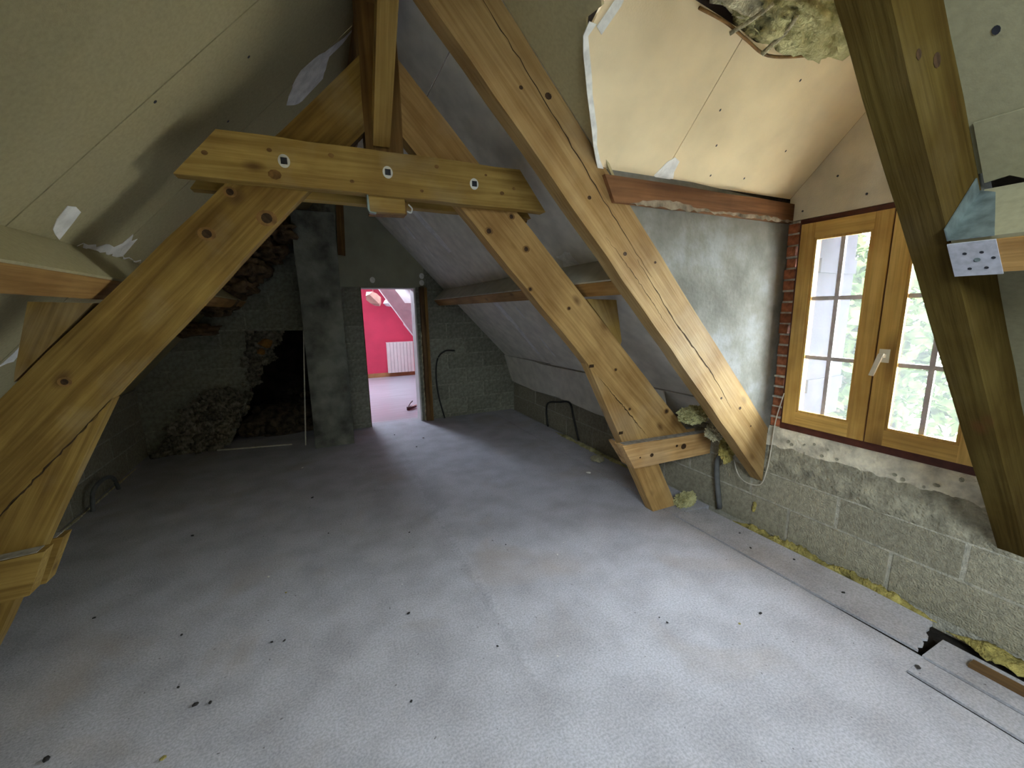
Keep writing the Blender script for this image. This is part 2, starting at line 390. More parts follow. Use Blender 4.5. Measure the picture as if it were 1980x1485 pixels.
# ---- the roof: z = C_BOARD - K*(x - XR)  on the right, mirrored on the left
K = 1.055; XR = 0.377; ZR = 3.167
def zr(x): return ZR - K * abs(x - XR)
NR = V((-K, 0, -1)).normalized()      # into the room, right slope
NL = V((K, 0, -1)).normalized()
def on_r(x, y, off=0.0): return V((x, y, ZR - K * (x - XR))) + NR * off
def on_l(x, y, off=0.0): return V((x, y, ZR + K * (x - XR))) + NL * off
XW = 2.70; XL = -1.88; YG = 5.75; YN = -2.7; YC = 1.69; YC2 = 0.61; YM = 1.15

# ================================================================== floor
flo = boxo('floor', (XL - 0.1, YN - 0.1, -0.16), (XW + 0.1, YG + 0.2, -0.085), 'void_dark'); tag(flo, kind='structure')
def panel(x0, x1, y0, y1, z1=0.0, z0=-0.012, m='floor_chipboard', name='floor_panel'):
    return boxo(name, (x0, y0, z0), (x1, y1, z1), m, flo, 0.0015)
panel(XL, 2.130, YN, YG + 0.2, 0.0)
panel(2.1302, 2.294, 0.66, YG, 0.0)
panel(2.152, 2.286, YN, 0.6595, -0.001)
# soft ridge where two sheets meet under the dust
bm = bmesh.new(); g = []
for i in range(41):
    y = 0.6 + 4.2 * i / 40; row = []
    for j in range(9):
        u = j / 8; e = math.sin(math.pi * i / 40) ** .5
        row.append(bm.verts.new((0.70 + 0.012 * noise.noise(V((y * 2, 0, 0))) + (u - .5) * .10, y, -0.0005 + 0.0055 * e * math.sin(math.pi * u) ** 2)))
    g.append(row)
for i in range(40):
    for j in range(8): bm.faces.new((g[i][j], g[i][j + 1], g[i + 1][j + 1], g[i + 1][j]))
bm_obj(bm, 'sheet_ridge', 'floor_chipboard', flo, None, True)
# strip along the right wall, ragged cut end at Y = 0.70
rag = random.Random(3)
strip = [(2.306, 2.10), (2.600, 2.06), (2.605, 1.5), (2.612, 1.0), (2.600, 0.745)]
n = 12
for i in range(1, n): strip.append((2.600 + (2.325 - 2.600) * i / n, 0.745 + (0.690 - 0.745) * i / n + rag.uniform(-.012, .012)))
strip += [(2.322, 0.690), (2.316, 0.95), (2.309, 1.15), (2.312, 1.45), (2.305, 1.8)]
polyo('floor_panel', [(x, y, -0.010) for x, y in strip], (0, 0, 0.013), 'floor_chipboard', flo)
polyo('floor_panel', [(2.304, 2.11, -0.028), (2.66, 2.08, -0.028), (2.66, YG, -0.028), (2.304, YG, -0.028)], (0, 0, 0.027), 'floor_chipboard', flo)
panel(2.322, 2.52, YN, 0.675, -0.012, -0.024)
timber_y('floor_batten', [(2.415, -0.0115), (2.465, -0.0115), (2.465, 0.006), (2.415, 0.006)], YN, 0.56, 'door_stud_wood', flo, 0.003)

# ================================================================== far gable (breeze blocks)
xa = -0.16
def slope_z(x): return zr(x) + 0.07
regA = [(XL - .25, -.12), (-1.16, -.12), (-0.83, 0.60), (-0.80, 1.36), (-0.80, slope_z(-0.80)), (XL - .25, slope_z(XL - .25) + .02)]
regB = [(-0.80, 1.36), (xa, 1.34), (xa, slope_z(xa)), (-0.80, slope_z(-0.80))]
regC = [(xa, 0), (0.53, 0), (0.53, slope_z(0.53)), (XR, slope_z(XR)), (xa, slope_z(xa))]
regD = [(0.53, 1.865), (1.235, 1.865), (1.235, slope_z(1.235)), (0.53, slope_z(0.53))]
regE = [(1.235, -.15), (XW + .2, -.15), (XW + .2, slope_z(XW + .2) + .05), (1.235, slope_z(1.235))]
bm = bmesh.new()
for r in (regA, regB, regC, regD, regE): extr(bm, [(x, YG, z) for x, z in r], (0, 0.20, 0))
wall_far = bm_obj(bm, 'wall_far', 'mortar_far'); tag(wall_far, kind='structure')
gr = random.Random(11)
zj = [0.0, 0.05] + [0.05 + 0.22 * i for i in range(1, 15)]
for r in range(len(zj) - 1):
    z0, z1 = zj[r] + 0.007, zj[r + 1] - 0.007
    x = XL - 0.25 - (0.27 if r % 2 else 0)
    while x < XW + 0.1:
        rect = [(x + .007, z0), (x + .533, z0), (x + .533, z1), (x + .007, z1)]
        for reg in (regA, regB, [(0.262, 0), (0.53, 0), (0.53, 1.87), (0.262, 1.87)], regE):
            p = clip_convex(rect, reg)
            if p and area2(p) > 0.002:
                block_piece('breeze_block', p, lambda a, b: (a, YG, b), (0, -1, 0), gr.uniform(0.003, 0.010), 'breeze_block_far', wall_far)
        x += 0.54
# plasterboard over the doorway
polyo('gable_board', [(x, YG - 0.001, z) for x, z in [(0.262, 1.872), (1.362, 1.872), (1.362, slope_z(1.362) - .01), (XR, ZR - .02), (0.262, zr(0.262) - .02)]], (0, -0.013, 0), 'plasterboard_gable', wall_far, 0.001)
for x, z in ((0.69, 1.96), (1.335, 2.02), (1.33, 1.93)):
    disc('compound_dab', (x, YG - 0.014, z), (0, -1, 0), 0.04, 0.002, 'joint_compound', wall_far, 9, 0.85)
timber_xz('gable_batten', [(0.300, 2.26), (0.385, 2.25), (0.415, 2.95), (0.33, 2.95)], YG - 0.06, YG - 0.016, 'timber_dark', wall_far, (0.04, 1), 0.003, 0.001, 4)
# broken edge of the hole: mortar crust and stones
patch = [(-1.82, 0.0), (-1.54, 0.47), (-1.26, 0.71), (-0.84, 0.63), (-1.13, 0.0)]
def inside(p, poly):
    c = False
    for i in range(len(poly)):
        (x0, z0), (x1, z1) = poly[i], poly[i - 1]
        if (z0 > p[1]) != (z1 > p[1]) and p[0] < (x1 - x0) * (p[1] - z0) / (z1 - z0) + x0: c = not c
    return c
bm = bmesh.new()
N1, N2 = 46, 34; g = {}
for i in range(N1 + 1):
    for j in range(N2 + 1):
        x = -1.86 + 1.08 * i / N1; z = -0.005 + .76 * j / N2
        q = V((x * 7, 3, z * 7)); d = .035 * noise.noise(q) + .03 * noise.noise(q * 2.3) + .02 * abs(noise.noise(q * 5))
        xe = x + .03 * noise.noise(q * 1.7 + V((9, 0, 0))); ze = z + .03 * noise.noise(q * 1.7 + V((0, 0, 9)))
        if inside((xe, max(ze, .004)), patch): g[i, j] = bm.verts.new((x, YG - .035 - .10 * (1 - z / .75) - d, z))
for i in range(N1):
    for j in range(N2):
        k = [(i, j), (i + 1, j), (i + 1, j + 1), (i, j + 1)]
        if all(q in g for q in k): bm.faces.new([g[q] for q in k])
bm_obj(bm, 'broken_plaster', 'rubble', wall_far)
for i in range(70):
    for _ in range(50):
        px, pz = gr.uniform(-1.82, -.84), gr.uniform(.0, .72)
        if inside((px, pz), patch): break
    s = gr.uniform(.02, .06)
    lump('stone', (px, YG - .05 - .10 * (1 - pz / .75), pz + .01), (s * 1.3, s * .6, s * .9), 'rubble', wall_far, i, .6, 1.5, 2, gr.random() * 6, False, .35)
for i in range(26):
    t = i / 25
    p = V((-0.80, 1.36)).lerp(V((-0.84, 0.60)), t) if i % 2 else V((-0.83, 0.62)).lerp(V((-1.16, 0.03)), t)
    s = gr.uniform(0.03, 0.065)
    lump('stone', (p.x + gr.uniform(-.04, .05), YG + 0.01 + gr.uniform(-.02, .06), p.y), (s, s, s * 0.9), 'rubble', wall_far, 100 + i, 0.5, 1.8, 2, gr.random() * 6, False, 0.3)
core = [(-0.84, 0.60), (-0.81, 1.38), (-0.36, 1.38), (-0.42, 1.20), (-0.52, 1.12), (-0.50, 0.98), (-0.64, 0.90), (-0.70, 0.72)]
bm = bmesh.new(); g = {}
for i in range(33):
    for j in range(49):
        x = -0.86 + .52 * i / 32; z = 0.60 + .78 * j / 48
        q = V((x * 8, 7, z * 8)); d = .05 * noise.noise(q) + .035 * noise.noise(q * 2.4) + .02 * abs(noise.noise(q * 5))
        if inside((x + .05 * noise.noise(q * 1.3), min(z + .05 * noise.noise(q * 1.3 + V((4, 4, 4))), 1.375)), core): g[i, j] = bm.verts.new((x, YG + .03 + .22 * max(0, x + .80) - d, z))
for i in range(32):
    for j in range(48):
        k = [(i, j), (i + 1, j), (i + 1, j + 1), (i, j + 1)]
        if all(q in g for q in k): bm.faces.new([g[q] for q in k])
bm_obj(bm, 'broken_core', 'rubble', wall_far)
for i, (x, z, sz, m_) in enumerate(((-.60, 1.20, .055, 'clay_orange'), (-.66, 1.10, .035, 'clay_orange'), (-.70, 1.26, .045, 'rubble'), (-.55, 1.30, .04, 'rubble'), (-.74, .95, .05, 'rubble'), (-.64, .98, .04, 'rubble'), (-.76, 1.15, .04, 'rubble'))):
    lump('stone', (x, YG + .03 + .2 * max(0, x + .8) - .02, z), (sz * 1.2, sz * .5, sz), m_, wall_far, 150 + i, .55, 1.6, 2, 0, False, .35)
# the flue behind the hole
bm = bmesh.new()
box(bm, (-1.35, 6.55, -0.05), (0.1, 6.70, 1.6)); box(bm, (-1.45, YG + .18, -0.05), (-1.35, 6.7, 1.6)); box(bm, (0.0, YG + .18, -0.05), (0.1, 6.7, 1.6))
box(bm, (-1.45, YG + .18, 1.5), (0.1, 6.7, 1.6)); box(bm, (-1.45, YG + .18, -0.12), (0.1, 6.7, -0.02))
flue = bm_obj(bm, 'wall_flue', 'void_dark'); tag(flue, kind='structure')
rub = empty('rubble_heap', (-0.6, 6.05, 0), 'dark heap of broken stones inside the black hole left of the chimney', 'rubble')
for i in range(46):
    t = gr.random(); s = gr.uniform(0.045, 0.10)
    px = gr.uniform(-0.98, -0.26); py = gr.uniform(5.86, 6.45)
    hz = (0.12 + 0.42 * (py - 5.86) / 0.6) * (0.55 + 0.45 * (px + 0.98) / 0.7)
    lump('stone', (px, py, s * 0.6 + hz * gr.random()), (s * 1.3, s, s * 0.75), 'rubble_dark', rub, 200 + i, 0.5, 1.7, 2, gr.random() * 6, False, 0.25)
lump('mound', (-0.55, 6.25, 0.05), (0.5, 0.38, 0.34), 'rubble_dark', rub, 5, 0.3, 2.5, 3)

# chimney stack
ch = empty('chimney_column', (0.06, 5.4, 0), 'tall grey rendered concrete chimney column left of the lit doorway', 'chimney')
bm = bmesh.new(); box(bm, (-0.16, 5.10, 0), (0.262, YG - 0.001, 2.62))
bmesh.ops.subdivide_edges(bm, edges=bm.edges[:], cuts=5, use_grid_fill=True)
for v in bm.verts:
    v.co.x += 0.012 * noise.noise(v.co * 3); v.co.y += 0.012 * noise.noise(v.co * 3 + V((5, 5, 5)))
    v.co.y = min(v.co.y, YG - 0.001); v.co.z = max(v.co.z, 0.0)
bm_obj(bm, 'shaft', 'chimney_render', ch, None, False)
bm = bmesh.new(); box(bm, (-0.10, 5.22, 2.60), (0.262, YG - 0.02, zr(-0.10) - 0.01)); bm_obj(bm, 'neck', 'chimney_render', ch)
bm = bmesh.new(); box(bm, (-0.172, 5.09, 2.30), (-0.10, 5.3, 2.34))
bm.free()

# white strips by the hole
tag(polyo('plastic_strip', [(-0.276, 5.30, 0.0), (-0.262, 5.30, 0.0), (-0.156, 5.30, 1.353), (-0.168, 5.30, 1.353)], (0, 0.012, 0), 'strip_white'), 'thin white strip standing upright against the left side of the chimney column', 'strip')
tag(polyo('plastic_strip', [(-1.195, 5.556, 0.001), (-0.417, 5.391, 0.001), (-0.417, 5.410, 0.001), (-1.195, 5.575, 0.001)], (0, 0, 0.014), 'strip_white'), 'thin white strip lying on the floor in front of the black hole', 'strip')

# ================================================================== side walls
def knee(name, x, nrm, y0, y1, ztop, rows, off, zskip=None):
    bm = bmesh.new()
    if nrm > 0: box(bm, (x - 0.2, y0, -0.15), (x, y1, ztop))
    else: box(bm, (x, y0, -0.15), (x + 0.25, y1, ztop))
    w_ = bm_obj(bm, name, 'mortar'); tag(w_, kind='structure')
    rr = random.Random(5)
    for r in range(len(rows) - 1):
        y = y0 + off[r % 2] - 0.54
        while y < y1:
            a, b = max(y + .007, y0), min(y + .533, y1)
            z0, z1 = rows[r] + .007, min(rows[r + 1] - .006, ztop)
            if b - a > 0.03 and not (zskip and zskip(a, b, z0, z1)):
                block_piece('breeze_block', [(a, z0), (b, z0), (b, z1), (a, z1)], lambda p, q: (x, p, q), (nrm, 0, 0), rr.uniform(0.002, 0.007), 'breeze_block', w_, 0.005)
            y += 0.54
    return w_
wr = knee('wall_right', XW, -1, -0.30, YG, 0.60, [-0.02, 0.22, 0.42, 0.60], [0.19, 0.46],
          lambda a, b, z0, z1: z0 > 0.40 and a > 0.4 and b < 2.15)
wl = knee('wall_left', XL, 1, 1.9, YG, 0.75, [-0.02, 0.22, 0.42, 0.62, 0.75], [0.1, 0.37])
for nm, lo, hi in (('wall_right', (XW, YN, -.15), (XW + .25, -0.30, .60)), ('wall_left', (XL - .2, YN, -.15), (XL, 1.9, .75))):
    tag(boxo(nm, lo, hi, 'breeze_block'), kind='structure')
# rough concrete course and the light sill plaster below the window
def rough_slab(name, y0, y1, z0, z1, x, th, m, parent, amp, ny=60, nz=8, seed=0):
    bm = bmesh.new(); grid = []
    for i in range(ny + 1):
        row = []
        for j in range(nz + 1):
            y = y0 + (y1 - y0) * i / ny; z = z0 + (z1 - z0) * j / nz
            e = noise.noise(V((y * 9, seed, j * .3))) * amp * 1.6 if j in (0, nz) else 0
            d = amp * noise.noise(V((y * 14, z * 18, seed + 3.1))) + 0.5 * amp * noise.noise(V((y * 40, z * 45, seed)))
            edge = 0.0 if 0 < j < nz else -th * 0.9
            row.append(bm.verts.new((x - th - edge - d * (1 if 0 < j < nz else 0), y, z + e)))
        grid.append(row)
    for i in range(ny):
        for j in range(nz): bm.faces.new((grid[i][j], grid[i][j + 1], grid[i + 1][j + 1], grid[i + 1][j]))
    return bm_obj(bm, name, m, parent, None, True)
rough_slab('concrete_course', 0.30, 1.80, 0.42, 0.64, XW + 0.002, 0.012, 'rough_concrete', wr, 0.010, 70, 8, 1)
boxo('sill_bed', (XW + 0.0, 0.30, 0.59), (XW + 0.25, 1.80, 0.748), 'sill_plaster', wr)
rough_slab('sill_band', 0.30, 1.72, 0.592, 0.752, XW + 0.002, 0.008, 'sill_plaster', wr, 0.006, 70, 6, 2)
for i in range(14):
    y = gr.uniform(0.75, 1.6); z = gr.uniform(0.62, 0.72)
    disc('plaster_chip', (XW - 0.0125, y, z), (-1, 0, 0), gr.uniform(.006, .014), 0.001, 'rough_concrete', wr, 7, gr.uniform(.6, 1.6))
# near gable behind the camera
bm = bmesh.new(); extr(bm, [(x, YN, z) for x, z in [(XL - .1, -.15), (XW + .1, -.15), (XW + .1, .72), (XR, ZR + .05), (XL - .1, .72)]], (0, -0.2, 0))
tag(bm_obj(bm, 'wall_near', 'breeze_block'), kind='structure')

# ================================================================== roof slopes
ceil = empty('ceiling', (XR, 1.5, 3.1), kind='structure')
def slope_panel(f, pts, m='plasterboard', name='plasterboard', th=0.013):
    n_ = NR if f is on_r else NL
    return polyo(name, [f(x, y) for x, y in pts], -n_ * th, m, ceil)
G = 0.0035
SX0, SX1, SY0, SY1 = -0.70, 0.18, -2.00, -1.00
ys = [YN, SY0, SY1, 0.74, 1.94, 2.70, 3.90, 5.10, YG]
for a, b in zip(ys, ys[1:]):
    if a == SY0:
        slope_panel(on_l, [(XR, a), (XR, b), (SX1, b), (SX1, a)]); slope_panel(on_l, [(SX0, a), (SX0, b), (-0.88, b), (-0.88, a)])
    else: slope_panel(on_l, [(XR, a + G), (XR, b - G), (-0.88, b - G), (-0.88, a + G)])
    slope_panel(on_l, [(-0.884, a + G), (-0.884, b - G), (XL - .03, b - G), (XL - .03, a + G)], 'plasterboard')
# right slope, far bay
yr = [YC + .002, 2.9, 4.35, YG]
for a, b in zip(yr, yr[1:]):
    slope_panel(on_r, [(XR, a + G), (0.71, a + G), (0.71, b - G), (XR, b - G)], 'plasterboard_lit')
    slope_panel(on_r, [(0.715, a + G), (2.54, a + G), (2.545 + .01, b - G), (0.715, b - G)], 'plasterboard_lit')
lw = [(2.556, 3.3), (2.552, 3.9), (2.562, 4.6), (2.548, 4.75), (2.556, YG - .01), (2.70, YG - .01), (2.715, 5.2), (2.70, 4.4), (2.72, 3.3)]
LB = lambda u, y: V((2.552 + .135 * u, y, .868 - .45 * u))
lw = [(0, 2.5), (0, 3.3), (.01, 3.9), (.03, 4.6), (-.01, 4.75), (.0, YG - .01), (.92, YG - .01), (1.0, 5.0), (.94, 4.4), (1.03, 3.6), (.97, 2.5)]
polyo('plasterboard', [LB(u, y) for u, y in lw], V((-.45, 0, -.135)).normalized() * .012, 'plasterboard_lit', ceil)
slope_panel(on_r, [(2.56, YC + .1), (2.56, YG - .01), (2.80, YG - .01), (2.80, YC + .1)], 'plasterboard_lit')
# right slope, near bay
for a, b in ((YN, -1.7), (-1.7, -0.5), (-0.5, 0.60)):
    slope_panel(on_r, [(XR, a + G), (1.595, a + G), (1.60, b - G), (XR, b - G)], 'plasterboard_dimmed')
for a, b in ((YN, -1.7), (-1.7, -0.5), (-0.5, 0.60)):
    slope_panel(on_r, [(1.72, a + G), (2.75, a + G), (2.75, b - G), (1.72, b - G)], 'plasterboard_dimmed')
# right slope, above the dormer: torn edge along the valley
slope_panel(on_r, [(XR, 0.605), (XR, YC), (1.34, YC), (1.29, 1.675), (1.16, 1.60), (1.05, 1.49), (0.985, 1.43), (0.955, 1.38), (0.962, 1.30), (0.80, 1.15), (1.30, 0.62)])
# outer roof
deck = bmesh.new()
def dk(f, pts): extr(deck, [f(x, y, -0.06) for x, y in pts], (-NR if f is on_r else -NL) * 0.05)
dk(on_l, [(XR, YN - .2), (XR, SY0), (XL - .3, SY0), (XL - .3, YN - .2)]); dk(on_l, [(XR, SY1), (XR, 11.0), (XL - .3, 11.0), (XL - .3, SY1)])
dk(on_l, [(XR, SY0), (XR, SY1), (SX1, SY1), (SX1, SY0)]); dk(on_l, [(SX0, SY0), (SX0, SY1), (XL - .3, SY1), (XL - .3, SY0)])
dk(on_r, [(XR, YC + .06), (XR, 11.0), (3.05, 11.0), (3.05, YC + .06)])
dk(on_r, [(XR, YN - .2), (XR, YC2 - .06), (3.05, YC2 - .06), (3.05, YN - .2)])
dk(on_r, [(XR, YC2 - .06), (XR, YC + .06), (1.33, YC + .06), (0.80, YM), (1.33, YC2 - .06)])
roof = bm_obj(deck, 'roof', 'roof_felt'); tag(roof, kind='structure')
w2 = empty('added_roof_window', on_l(-0.26, -1.50), kind='structure')  # unseen roof window, added behind the camera to fill the room with light
for pts in ([(SX0, SY0), (SX0 + .05, SY0), (SX0 + .05, SY1), (SX0, SY1)], [(SX1 - .05, SY0), (SX1, SY0), (SX1, SY1), (SX1 - .05, SY1)], [(SX0 + .05, SY0), (SX1 - .05, SY0), (SX1 - .05, SY0 + .05), (SX0 + .05, SY0 + .05)], [(SX0 + .05, SY1 - .05), (SX1 - .05, SY1 - .05), (SX1 - .05, SY1), (SX0 + .05, SY1)]):
    polyo('frame_rail', [on_l(x, y, -.03) for x, y in pts], -NL * .07, 'casement_wood', w2)
polyo('pane', [on_l(x, y, -.07) for x, y in [(SX0 + .05, SY0 + .05), (SX1 - .05, SY0 + .05), (SX1 - .05, SY1 - .05), (SX0 + .05, SY1 - .05)]], -NL * .004, 'window_glass', w2)
# jointing compound
def smear(name, f, pts, seed=0, off=0.0012, amp=0.012, parent=None, n_=None):
    rg = random.Random(seed); q = []
    P = [V(p) for p in pts]
    for i, p in enumerate(P):
        r = P[(i + 1) % len(P)]; L = (r - p).length; k = max(1, int(L / 0.035))
        for j in range(k):
            t = j / k; q.append(p.lerp(r, t) + V((rg.uniform(-amp, amp), rg.uniform(-amp, amp))))
    return polyo(name, [f(x, y, 0.0) for x, y in q], n_ * off * 1.6, 'joint_compound', parent)
for k, pts in enumerate([[(-0.86, 2.14), (-0.78, 2.10), (-0.78, 2.19), (-0.87, 2.23)],
                         [(-0.875, 2.36), (-0.86, 2.48), (-0.845, 2.64), (-0.79, 2.70), (-0.80, 2.77), (-0.86, 2.80), (-0.87, 3.02), (-0.878, 3.05)],
                         [(0.0, 2.68), (0.10, 2.66), (0.20, 2.72), (0.345, 2.745), (0.345, 2.755), (0.20, 2.80), (0.15, 2.96), (0.0, 2.99), (-0.05, 2.86)],
                         [(-1.36, 2.72), (-1.26, 2.73), (-1.28, 2.79), (-1.36, 2.80)]]):
    smear('joint_compound', on_l, pts, k, 0.0012, 0.012, ceil, NL)
for k, pts in enumerate([[(0.86, 4.31), (1.10, 4.28), (1.34, 4.31), (1.34, 4.42), (1.08, 4.43), (0.86, 4.40)],
                         [(1.72, 4.28), (2.02, 4.30), (2.25, 4.34), (2.42, 4.40), (2.42, 4.46), (2.2, 4.42), (1.72, 4.42)],
                         [(1.555, 2.42), (1.64, 2.40), (1.64, 2.62), (1.60, 2.56), (1.56, 2.60)],
                         [(1.0, 4.95), (1.12, 5.02), (1.12, 5.06), (1.0, 5.0)], [(2.2, 3.97), (2.42, 4.00), (2.42, 4.03), (2.2, 4.01)], [(1.88, 3.92), (2.0, 3.93), (2.0, 3.96), (1.88, 3.95)],
                         [(1.20, 4.92), (1.30, 4.95), (1.30, 4.98)]]):
    smear('joint_compound', on_r, pts, 20 + k, 0.0012, 0.009, ceil, NR)
for x, y in ((1.37, 0.46), (1.60, 0.45)):
    disc('screw_hole', on_r(x, y, 0.0005), NR, 0.0095, 0.001, 'bolt_dark', ceil, 10, 0.7)
for x, y in ((-0.16, 2.19), (-0.45, 1.98), (-0.3, 2.5)):
    disc('screw_hole', on_l(x, y, 0.0005), NL, 0.007, 0.001, 'bolt_dark', ceil, 8)

# ================================================================== dormer
TC = 3.888
def on_d(x, y, off=0.0): return V((x, y, TC - y)) + V((0, -1, -1)).normalized() * off
def on_d2(x, y, off=0.0): return V((x, y, TC - 2 * YM + y)) + V((0, 1, -1)).normalized() * off
dc = empty('ceiling_dormer', (2.0, YM, 2.6), kind='structure')
nd = V((0, -1, -1)).normalized()
polyo('plasterboard', [on_d(x, y) for x, y in [(1.262, 1.705), (1.643, 1.705), (1.640, 1.275), (1.48, 1.262), (1.33, 1.252), (1.15, 1.25), (1.03, 1.255), (0.985, 1.30), (0.96, 1.385), (1.02, 1.455), (1.10, 1.548), (1.18, 1.63)]], -nd * 0.013, 'dormer_board', dc)
polyo('plasterboard', [on_d(x, y) for x, y in [(1.647, 1.705), (2.70, 1.705), (2.70, 1.155), (2.25, 1.16), (2.18, 1.225), (2.0, 1.25), (1.85, 1.275), (1.72, 1.285), (1.644, 1.277)]], -nd * 0.013, 'dormer_board', dc)
# white torn paper edge of the cut board
te = [(1.258, 1.705), (1.215, 1.668), (1.175, 1.632), (1.13, 1.585), (1.095, 1.55), (1.05, 1.505), (1.01, 1.462), (0.97, 1.42), (0.945, 1.385), (0.95, 1.355)]
rt = random.Random(6); inner = [(x + rt.uniform(.016, .034), y - rt.uniform(-.004, .008)) for x, y in te]
polyo('torn_edge', [on_d(x, y, .001) for x, y in te + inner[::-1]], nd * .004, 'board_edge', dc)
polyo('torn_flap', [on_d(x, y, .001) for x, y in [(0.985, 1.36), (1.02, 1.30), (1.03, 1.262), (1.055, 1.258), (1.05, 1.31), (1.015, 1.372)]], nd * .003, 'board_edge', dc)
polyo('plasterboard', [on_d2(x, y) for x, y in [(1.28, 0.595), (2.70, 0.595), (2.70, 1.145), (0.82, 1.145)]], -V((0, 1, -1)).normalized() * 0.013, 'dormer_board', dc)
smear('joint_compound', on_d, [(1.60, 1.70), (1.625, 1.635), (1.70, 1.625), (1.715, 1.70)], 31, 0.0012, 0.012, dc, nd)
for x, y in ((1.86, 1.56), (2.35, 1.53), (2.1, 1.33), (1.75, 1.46), (2.2, 1.65), (1.95, 1.66)):
    disc('screw_hole', on_d(x, y, 0.0005), nd, 0.006, 0.001, 'bolt_dark', dc, 8, 0.7)
bm = bmesh.new()
def dd(f, s, pts): extr(bm, [f(x, y, -0.10) for x, y in pts], V((0, s, 1)).normalized() * 0.05)
dd(on_d, 1, [(1.60, 1.95), (3.30, 1.95), (3.30, YM - .04), (0.84, YM - .04)])
dd(on_d2, -1, [(1.60, 0.35), (3.30, 0.35), (3.30, YM + .04), (0.84, YM + .04)])
tag(bm_obj(bm, 'roof_dormer', 'soffit'), kind='structure')
# cheeks
for nm, y0, y1 in (('wall_cheek_far', YC + .004, YC + .084), ('wall_cheek_near', YC2 - .083, YC2 - .004)):
    tag(polyo(nm, [(1.24, y0, zr(1.24) - .03), (2.95, y0, zr(1.24) - .03 - .09), (2.95, y0, 0.40), (2.75, y0, zr(2.75) - .03)], (0, y1 - y0, 0), 'cheek_plaster'), kind='structure')
for nm, y0, y1 in (('gap_shade_far', YC + .012, YC + .084), ('gap_shade_near', YC2 - .083, YC2 - .012)):  # near-black fillers that paint the shade of the gap above the plate
    tag(polyo(nm, [(1.24, y0, zr(1.24) - .03), (1.24, y0, 2.30), (2.95, y0, 2.30), (2.95, y0, zr(1.24) - .12)], (0, y1 - y0, 0), 'void_dark'), kind='structure')
# wall plates
for nm, y0, y1, lb in (('wall_plate', YC - 0.022, YC + 0.05, 'reddish brown wooden plate between the beige dormer ceiling and the grey plaster cheek'),):
    p = timber_xz(nm, [(1.33, 2.045), (2.695, 2.040), (2.695, 2.150), (1.27, 2.162)], y0, y1, 'plate_wood', None, (1, 0), 0.004, 0.003, 21)
    tag(p, lb, 'beam')
    sm = bmesh.new()
    q = wob([V((1.42, 2.044)), V((2.69, 2.041)), V((2.69, 2.055)), V((2.3, 2.064)), V((2.0, 2.052)), V((1.75, 2.080)), V((1.5, 2.066))], 0.007, 0.025, random.Random(2))
    extr(sm, [(v.x, y0 - 0.0015, v.y) for v in q], (0, 0.001, 0)); bm_obj(sm, 'plaster_smear', 'plate_smear', p)
# window gable: board above, brick jambs, outer wall
wd = empty('wall_dormer', (XW, YM, 0.75), kind='structure')
polyo('gable_board', [(XW, y, z) for y, z in [(1.70, 2.052), (1.70, 2.186), (YM, 2.736), (0.60, 2.186), (0.60, 2.052)]], (0.013, 0, 0), 'dormer_gable_board', wd)
for y, z in ((1.45, 2.25), (1.30, 2.12), (1.62, 2.10), (1.2, 2.4)): disc('screw_hole', (XW - .0005, y, z), (-1, 0, 0), 0.006, 0.001, 'bolt_dark', wd, 8)
bm = bmesh.new()
extr(bm, [(XW + .015, y, z) for y, z in [(1.84, 2.05), (1.84, 2.10), (YM, 2.78), (0.46, 2.10), (0.46, 2.05)]], (0.235, 0, 0))
box(bm, (XW + .06, 1.635, 0.745), (XW + .25, 1.84, 2.06)); box(bm, (XW + .06, 0.46, 0.745), (XW + .25, 0.675, 2.06))
bm_obj(bm, 'outer_masonry', 'brick_outer', wd)
br = random.Random(9); z = 0.755
for i in range(19):
    h = 0.060
    for s, (a, b) in enumerate(((1.628, 1.690), (0.612, 0.680))):
        x0 = XW - br.uniform(-0.012, 0.012)
        bm = bmesh.new(); jit = br.uniform(-.006, .010)
        box(bm, (x0, a + (jit if s == 0 else 0), z), (XW + 0.09, b - (jit if s else 0), z + h - br.uniform(0, .006))); bevel(bm, 0.006)
        bm_obj(bm, 'brick', 'brick_red', wd, Matrix.Translation((x0, a, z)))
        boxo('mortar_joint', (XW + 0.002 - br.uniform(-.006, .010), a - .004, z + h - .004), (XW + 0.09, b, z + h + 0.0088), 'mortar_smear', wd, 0.003)
    z += h + 0.008
